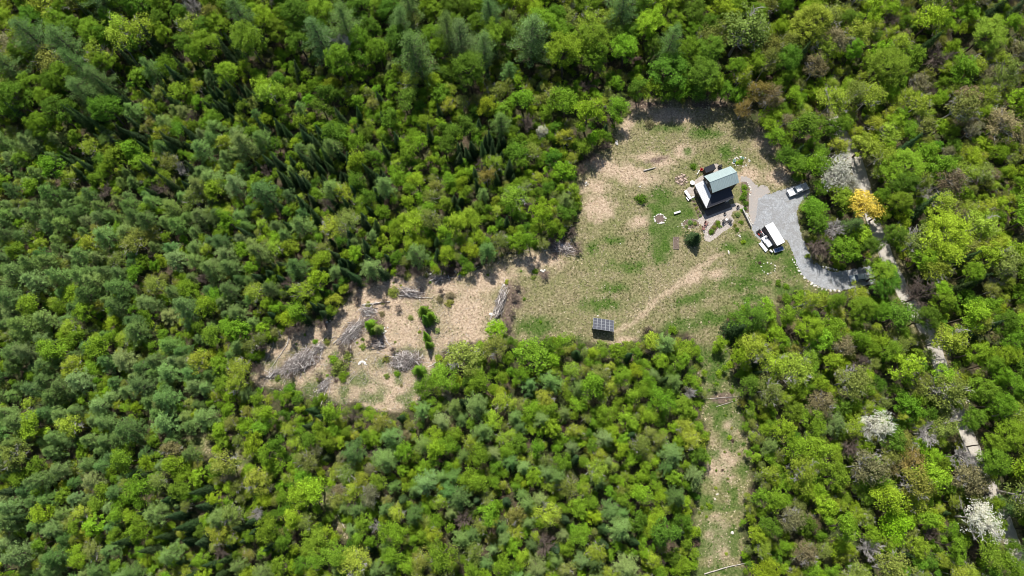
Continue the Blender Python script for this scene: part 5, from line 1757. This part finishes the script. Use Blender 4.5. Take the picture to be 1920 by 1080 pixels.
pk = thing("pickup_truck", "white pickup truck with grey bed cover parked at the top of the gravel drive", "pickup truck", (75.95, 70.72, 0.008), rad(203))
W2 = .96
body = MB()
body.profile([(-2.82, .45), (2.72, .42), (2.84, .62), (2.82, .88), (2.70, .98), (1.28, 1.10), (1.2, 1.12), (-.75, 1.14), (-.75, .62), (-2.72, .62), (-2.85, .6)], -W2, W2)
body.build("body", M_TRUCK, pk, bevel=.05)
bed = MB()
for s_ in (-1, 1): bed.box((-1.78, s_ * (W2 - .06), .86), (2.06, .12, .5))
bed.build("bed_side", M_TRUCK, pk, bevel=.02)
tg = MB().box((-2.82, 0, .86), (.08, 1.8, .5)).build("tailgate", M_TRUCK, pk, bevel=.015)
MB().box((-2.87, 0, 1.0), (.03, .25, .06)).build("handle", M_DARK, tg)
MB().box((-1.78, 0, 1.10), (2.0, 1.66, .04)).build("bed_cover", M_GREYCOVER, pk)
cab = taper(MB(), (.22, 0, 1.42), (1.95, 1.80, .60), .72, .86, -.14)
cab.build("cab", M_GLASS, pk, bevel=.03)
MB().box((.04, 0, 1.74), (1.56, 1.60, .07)).build("roof", M_TRUCK, pk, bevel=.03)
pl_ = MB()
for s_ in (-1, 1):
    pl_.tube((1.16, s_ * .88, 1.13), (.74, s_ * .77, 1.73), .035, n=5); pl_.tube((-.72, s_ * .88, 1.13), (-.68, s_ * .77, 1.73), .05, n=5); pl_.tube((.2, s_ * .895, 1.13), (.12, s_ * .79, 1.73), .035, n=5)
pl_.build("pillar", M_TRUCK, pk)
for s_ in (-1, 1):
    MB().box((2.79, s_ * .72, .82), (.09, .36, .2)).build("headlight", M_LAMP, pk)
    MB().box((-2.84, s_ * .88, .86), (.05, .12, .36)).build("taillight", M_TAIL, pk)
    MB().box((.92, s_ * 1.08, 1.16), (.12, .22, .16)).build("mirror", M_TRUCK, pk, bevel=.02)
    MB().box((.1, s_ * (W2 + .008), 1.0), (.16, .016, .03)).build("door_handle", M_DARK, pk)
MB().box((2.83, 0, .80), (.05, 1.0, .24)).build("grille", M_DARK, pk)
MB().box((2.84, 0, .52), (.14, 1.84, .18)).build("bumper", M_STEEL, pk, bevel=.02); MB().box((-2.9, 0, .52), (.14, 1.8, .16)).build("bumper", M_STEEL, pk, bevel=.02)
for x in (1.85, -1.75):
    for s_ in (-1, 1): wheel(pk, x, s_ * .88, .38, .26)

cx0, cy0 = at(1611, 520, 1.0)
car = thing("parked_car", "silver car half hidden under the tree at the end of the gravel drive", "car", (cx0, cy0, 0.008), rad(188))
MB().profile([(-2.2, .35), (2.15, .32), (2.25, .5), (2.22, .72), (2.05, .82), (1.0, .95), (-1.6, 1.0), (-2.15, .92), (-2.28, .6)], -.88, .88).build("body", M_SILVER, car, bevel=.06)
taper(MB(), (-.25, 0, 1.18), (2.6, 1.6, .44), .66, .84, -.08).build("cabin_glass", M_GLASS, car, bevel=.04)
MB().box((-.33, 0, 1.42), (1.66, 1.3, .05)).build("roof", M_SILVER, car, bevel=.02)
for s_ in (-1, 1):
    MB().box((2.17, s_ * .64, .64), (.12, .34, .14)).build("headlight", M_LAMP, car); MB().box((-2.24, s_ * .68, .78), (.06, .3, .14)).build("taillight", M_TAIL, car)
    MB().box((.7, s_ * .98, 1.0), (.12, .18, .12)).build("mirror", M_SILVER, car)
for x in (1.4, -1.35):
    for s_ in (-1, 1): wheel(car, x, s_ * .80, .33, .2)

# ---------------------------------------------------------------- container and what stands beside it
ca_ = math.atan2(55.63 - 60.83, 70.34 - 67.81)
cn = thing("shipping_container", "shipping container with bright white roof and dark corrugated sides beside the drive", "container", (68.02, 57.75, 0), ca_)
LX, LY, LZ = 6.06, 2.44, 2.59
sd_ = MB()
for s_ in (-1, 1):
    k = 22
    for i in range(k):
        sd_.box((-LX / 2 + .16 + (i + .5) * (LX - .32) / k, s_ * (LY / 2 - .05 + (.02 if i % 2 else 0)), LZ / 2 + .02), ((LX - .32) / k - .002, .04, LZ - .34))
sd_.build("side_panel", M_CONT, cn)
MB().box((-LX / 2 + .06, 0, LZ / 2), (.04, LY - .3, LZ - .3)).build("end_panel", M_CONT, cn)
fr = MB()
for sx in (-1, 1):
    for sy in (-1, 1): fr.box((sx * (LX / 2 - .08), sy * (LY / 2 - .08), LZ / 2), (.15, .15, LZ - .24))
for sy in (-1, 1):
    for z in (.08, LZ - .10): fr.box((0, sy * (LY / 2 - .06), z), (LX - .34, .11, .13))
fr.build("frame", M_CONT, cn)
for sx in (-1, 1):
    for sy in (-1, 1):
        for z in (.06, LZ - .06): MB().box((sx * (LX / 2 - .09), sy * (LY / 2 - .08), z), (.178, .162, .118)).build("corner_casting", M_DARK, cn)
rf = MB().box((0, 0, LZ + .01), (LX - .02, LY - .02, .03))
for i in range(20): rf.box((-LX / 2 + .3 + i * .287, 0, LZ + .035), (.13, LY - .3, .02))
rf.build("roof", M_WHITE, cn)
for s_ in (-1, 1):
    dd = MB().box((LX / 2 - .04, s_ * .57, LZ / 2 + .02), (.05, 1.1, LZ - .36)).build("door", M_CONT, cn)
    for q_ in (-.25, .25): MB().tube((LX / 2 + .02, s_ * .57 + q_, .2), (LX / 2 + .02, s_ * .57 + q_, LZ - .2), .02).build("lock_rod", M_STEEL, dd)


def px15(x, y, z=0.0): return at(1410 + x / 15.43, 410 + y / 15.43, z)


def span(a, b, z):
    A, B = Vector(px15(*a, z)), Vector(px15(*b, z))
    return (A + B) / 2, (B - A).length, math.atan2((B - A).y, (B - A).x)


c0, ln, an = span((330, 520), (540, 800), .8)
tr_ = thing("utility_trailer", "white flat utility trailer standing left of the white-roofed container", "trailer", (c0.x, c0.y, 0), an)
MB().box((0, 0, .62), (ln, 1.45, .08)).build("deck", M_WHITE, tr_)
MB().box((ln * .25, 0, .86), (ln * .48, 1.4, .40)).build("box", M_WHITE, tr_, bevel=.02)
for s_ in (-1, 1): MB().box((-ln * .25, s_ * .71, .74), (ln * .5, .04, .16)).build("side_rail", M_WHITE, tr_)
MB().path([(-ln / 2, .4, .55), (-ln / 2 - .9, 0, .5), (-ln / 2 - .9, 0, .5), (-ln / 2, -.4, .55)], .04, .04).build("drawbar", M_DARK, tr_)
for s_ in (-1, 1): wheel(tr_, .1, s_ * .82, .3, .18)
x, y = px15(400, 530, .9)
wt = thing("barrel", "white barrel on the trailer's upper end", "barrel", (x, y, .66), 0)
MB().lathe([(.27, 0), (.3, .08), (.3, .5), (.27, .6), (.1, .62)], 16).build("shell", M_WHITE, wt, True)
MB().lathe([(.08, .62), (.08, .66)], 10).build("cap", M_DARK, wt)
x, y = px15(520, 570, .7)
cr = thing("crate", "dark open crate between the trailer and the container's side", "crate", (x, y, 0), an + .2)
fr = MB()
for s_ in (-1, 1): fr.box((0, s_ * .45, .5), (1.0, .05, .9)); fr.box((s_ * .475, 0, .5), (.05, .84, .9))
fr.build("side", M_DARK, cr)
MB().box((0, 0, .06), (.9, .84, .06)).build("base", M_DARK, cr)
# ride-on mower / small tractor at the upper end
x, y = px15(245, 405, .7)
mw = thing("lawn_tractor", "small dark lawn tractor left of the container's upper corner", "lawn tractor", (x, y, 0), an + .1)
MB().profile([(-.9, .4), (.9, .4), (.95, .75), (.35, .85), (.2, .62), (-.5, .62), (-.9, .7)], -.32, .32).build("body", M_DARK, mw, bevel=.04)
MB().box((-.35, 0, .72), (.45, .45, .1)).build("seat", M_BLACK, mw, bevel=.03); MB().box((-.6, 0, .95), (.08, .45, .4), ry=-.2).build("backrest", M_BLACK, mw, bevel=.03)
MB().tube((.3, 0, .82), (.12, 0, 1.05), .02).build("steering_column", M_DARK, mw)
MB().box((.0, 0, .3), (.8, 1.15, .16)).build("mower_deck", M_RED, mw, bevel=.05)
for xx, rr in ((.7, .2), (-.6, .34)):
    for s_ in (-1, 1): wheel(mw, xx, s_ * .45, rr, .2)
x, y = px15(310, 445, .6)
bx = thing("storage_box", "small white storage box just below the dark lawn tractor", "box", (x, y, 0), an)
MB().box((0, 0, .3), (.8, .5, .58), top=.95).build("bin", M_WHITE, bx, bevel=.02); MB().box((0, 0, .62), (.84, .54, .06)).build("lid", M_WHITE, bx, bevel=.02)
c0, ln, an2 = span((240, 690), (440, 940), .5)
lm_ = thing("lumber_stack", "long pale stack of boards on the grass left of the white trailer", "lumber stack", (c0.x, c0.y, 0), an2)
for k in range(3): MB().box((-ln * .35 + k * ln * .35, 0, .07), (.1, .95, .14)).build("bearer", M_DARK, lm_)
bd = MB()
for k in range(3):
    for j in range(4): bd.box((random.uniform(-.08, .08), -.34 + j * .225, .19 + k * .1), (ln - .1 * j, .205, .085))
bd.build("board", M_WHITE, lm_)
x, y = px15(330, 650, .3)
o_c = thing("side_board", "short tilted white board above the lumber stack", "board", (x, y, 0), an2 + .9)
MB().box((0, 0, .2), (1.1, .5, .04), rx=.25).build("plank", M_WHITE, o_c); MB().box((0, 0, .06), (.9, .3, .12)).build("block", M_WOOD, o_c)
c0, ln, an3 = span((650, 930), (890, 850), .7)
bc = thing("utility_cart", "blue-loaded cart with white sides at the container's lower end", "cart", (c0.x, c0.y, 0), an3)
MB().box((0, 0, .5), (ln + .2, 1.1, .07)).build("deck", M_WHITE, bc)
for s_ in (-1, 1): MB().box((s_ * (ln / 2 + .12), 0, .68), (.05, 1.1, .32)).build("side_panel", M_WHITE, bc)
bl = MB()
for k in range(5): bl.box((-ln / 2 + .2 + k * (ln - .4) / 4, random.uniform(-.1, .1), .68), (.3, .8, .28 + .08 * (k % 2)), rz=random.uniform(-.2, .2))
bl.build("cargo", M_BLUE, bc, bevel=.04)
for s_ in (-1, 1): wheel(bc, 0, s_ * .62, .24, .14)
x, y = px15(555, 935, .4)
pn = thing("panel", "narrow white panel leaning left of the blue-loaded cart", "panel", (x, y, 0), an + .3)
MB().box((0, 0, .4), (.9, .05, .85), rx=.9).build("sheet", M_WHITE, pn); MB().box((0, .2, .1), (.7, .1, .2)).build("block", M_WOOD, pn)

# ---------------------------------------------------------------- solar array
sx0, sy0 = (20.64 + 25.86 + 25.12 + 20.09) / 4, (35.97 + 35.2 + 32.01 + 32.79) / 4
sa = thing("solar_array", "ground-mounted array of ten solar panels on posts in the meadow", "solar array", (sx0, sy0, 0), math.atan2(-.77, 5.22))
ZL, ZH, DP = 1.0, 2.85, 3.25
tl = math.atan2(ZH - ZL, DP)
sl_len = math.hypot(ZH - ZL, DP)
mid = Vector((0, 0, (ZL + ZH) / 2))
ex = Vector((1, 0, 0)); ey = Vector((0, math.cos(tl), -math.sin(tl))); en = Vector((0, math.sin(tl), math.cos(tl)))
PW, PH = 1.035, sl_len / 2 - .02
import itertools
for i, j in itertools.product(range(5), range(2)):
    c_ = mid + ex * ((i - 2) * (PW + .015)) + ey * ((j - .5) * (PH + .02))
    fr = MB()
    M = Matrix((ex, ey, en)).transposed()
    fr.box((0, 0, 0), (PW, PH, .04))
    po = fr.build("solar_panel", M_STEEL, sa)
    po.location = c_; po.rotation_euler = M.to_euler()
    ce = MB()
    for q_ in (-1, 1): ce.box((0, q_ * (PH / 4 - .004), .023), (PW - .11, PH / 2 - .075, .008))
    ce.build("cells", M_PV, po)
for s_ in (-1, 1):
    for q_ in (-1, 1): pass
for y_, z_ in ((DP * .33, ZL), (-DP * .33, ZH)):
    zz = (ZL + ZH) / 2 - y_ * math.tan(tl) - .09
    MB().box((0, y_, zz), (5.3, .08, .1)).build("cross_beam", M_STEEL, sa)
    for x in (-2.2, -.75, .75, 2.2): MB().box((x, y_, (zz - .05) / 2), (.1, .1, zz - .05)).build("post", M_STEEL, sa)
for x in (-2.35, 1.85): MB().box((x + .2, -DP / 2 + .15, 1.9), (.42, .12, .34)).build("inverter_box", M_STEEL, sa)
bwall = MB()
for k in range(21): bwall.box((-2.5 + k * .25, -DP * .33 - .1, 1.05), (.235, .03, 2.1))
bwall.build("back_boards", M_SIDING, sa)
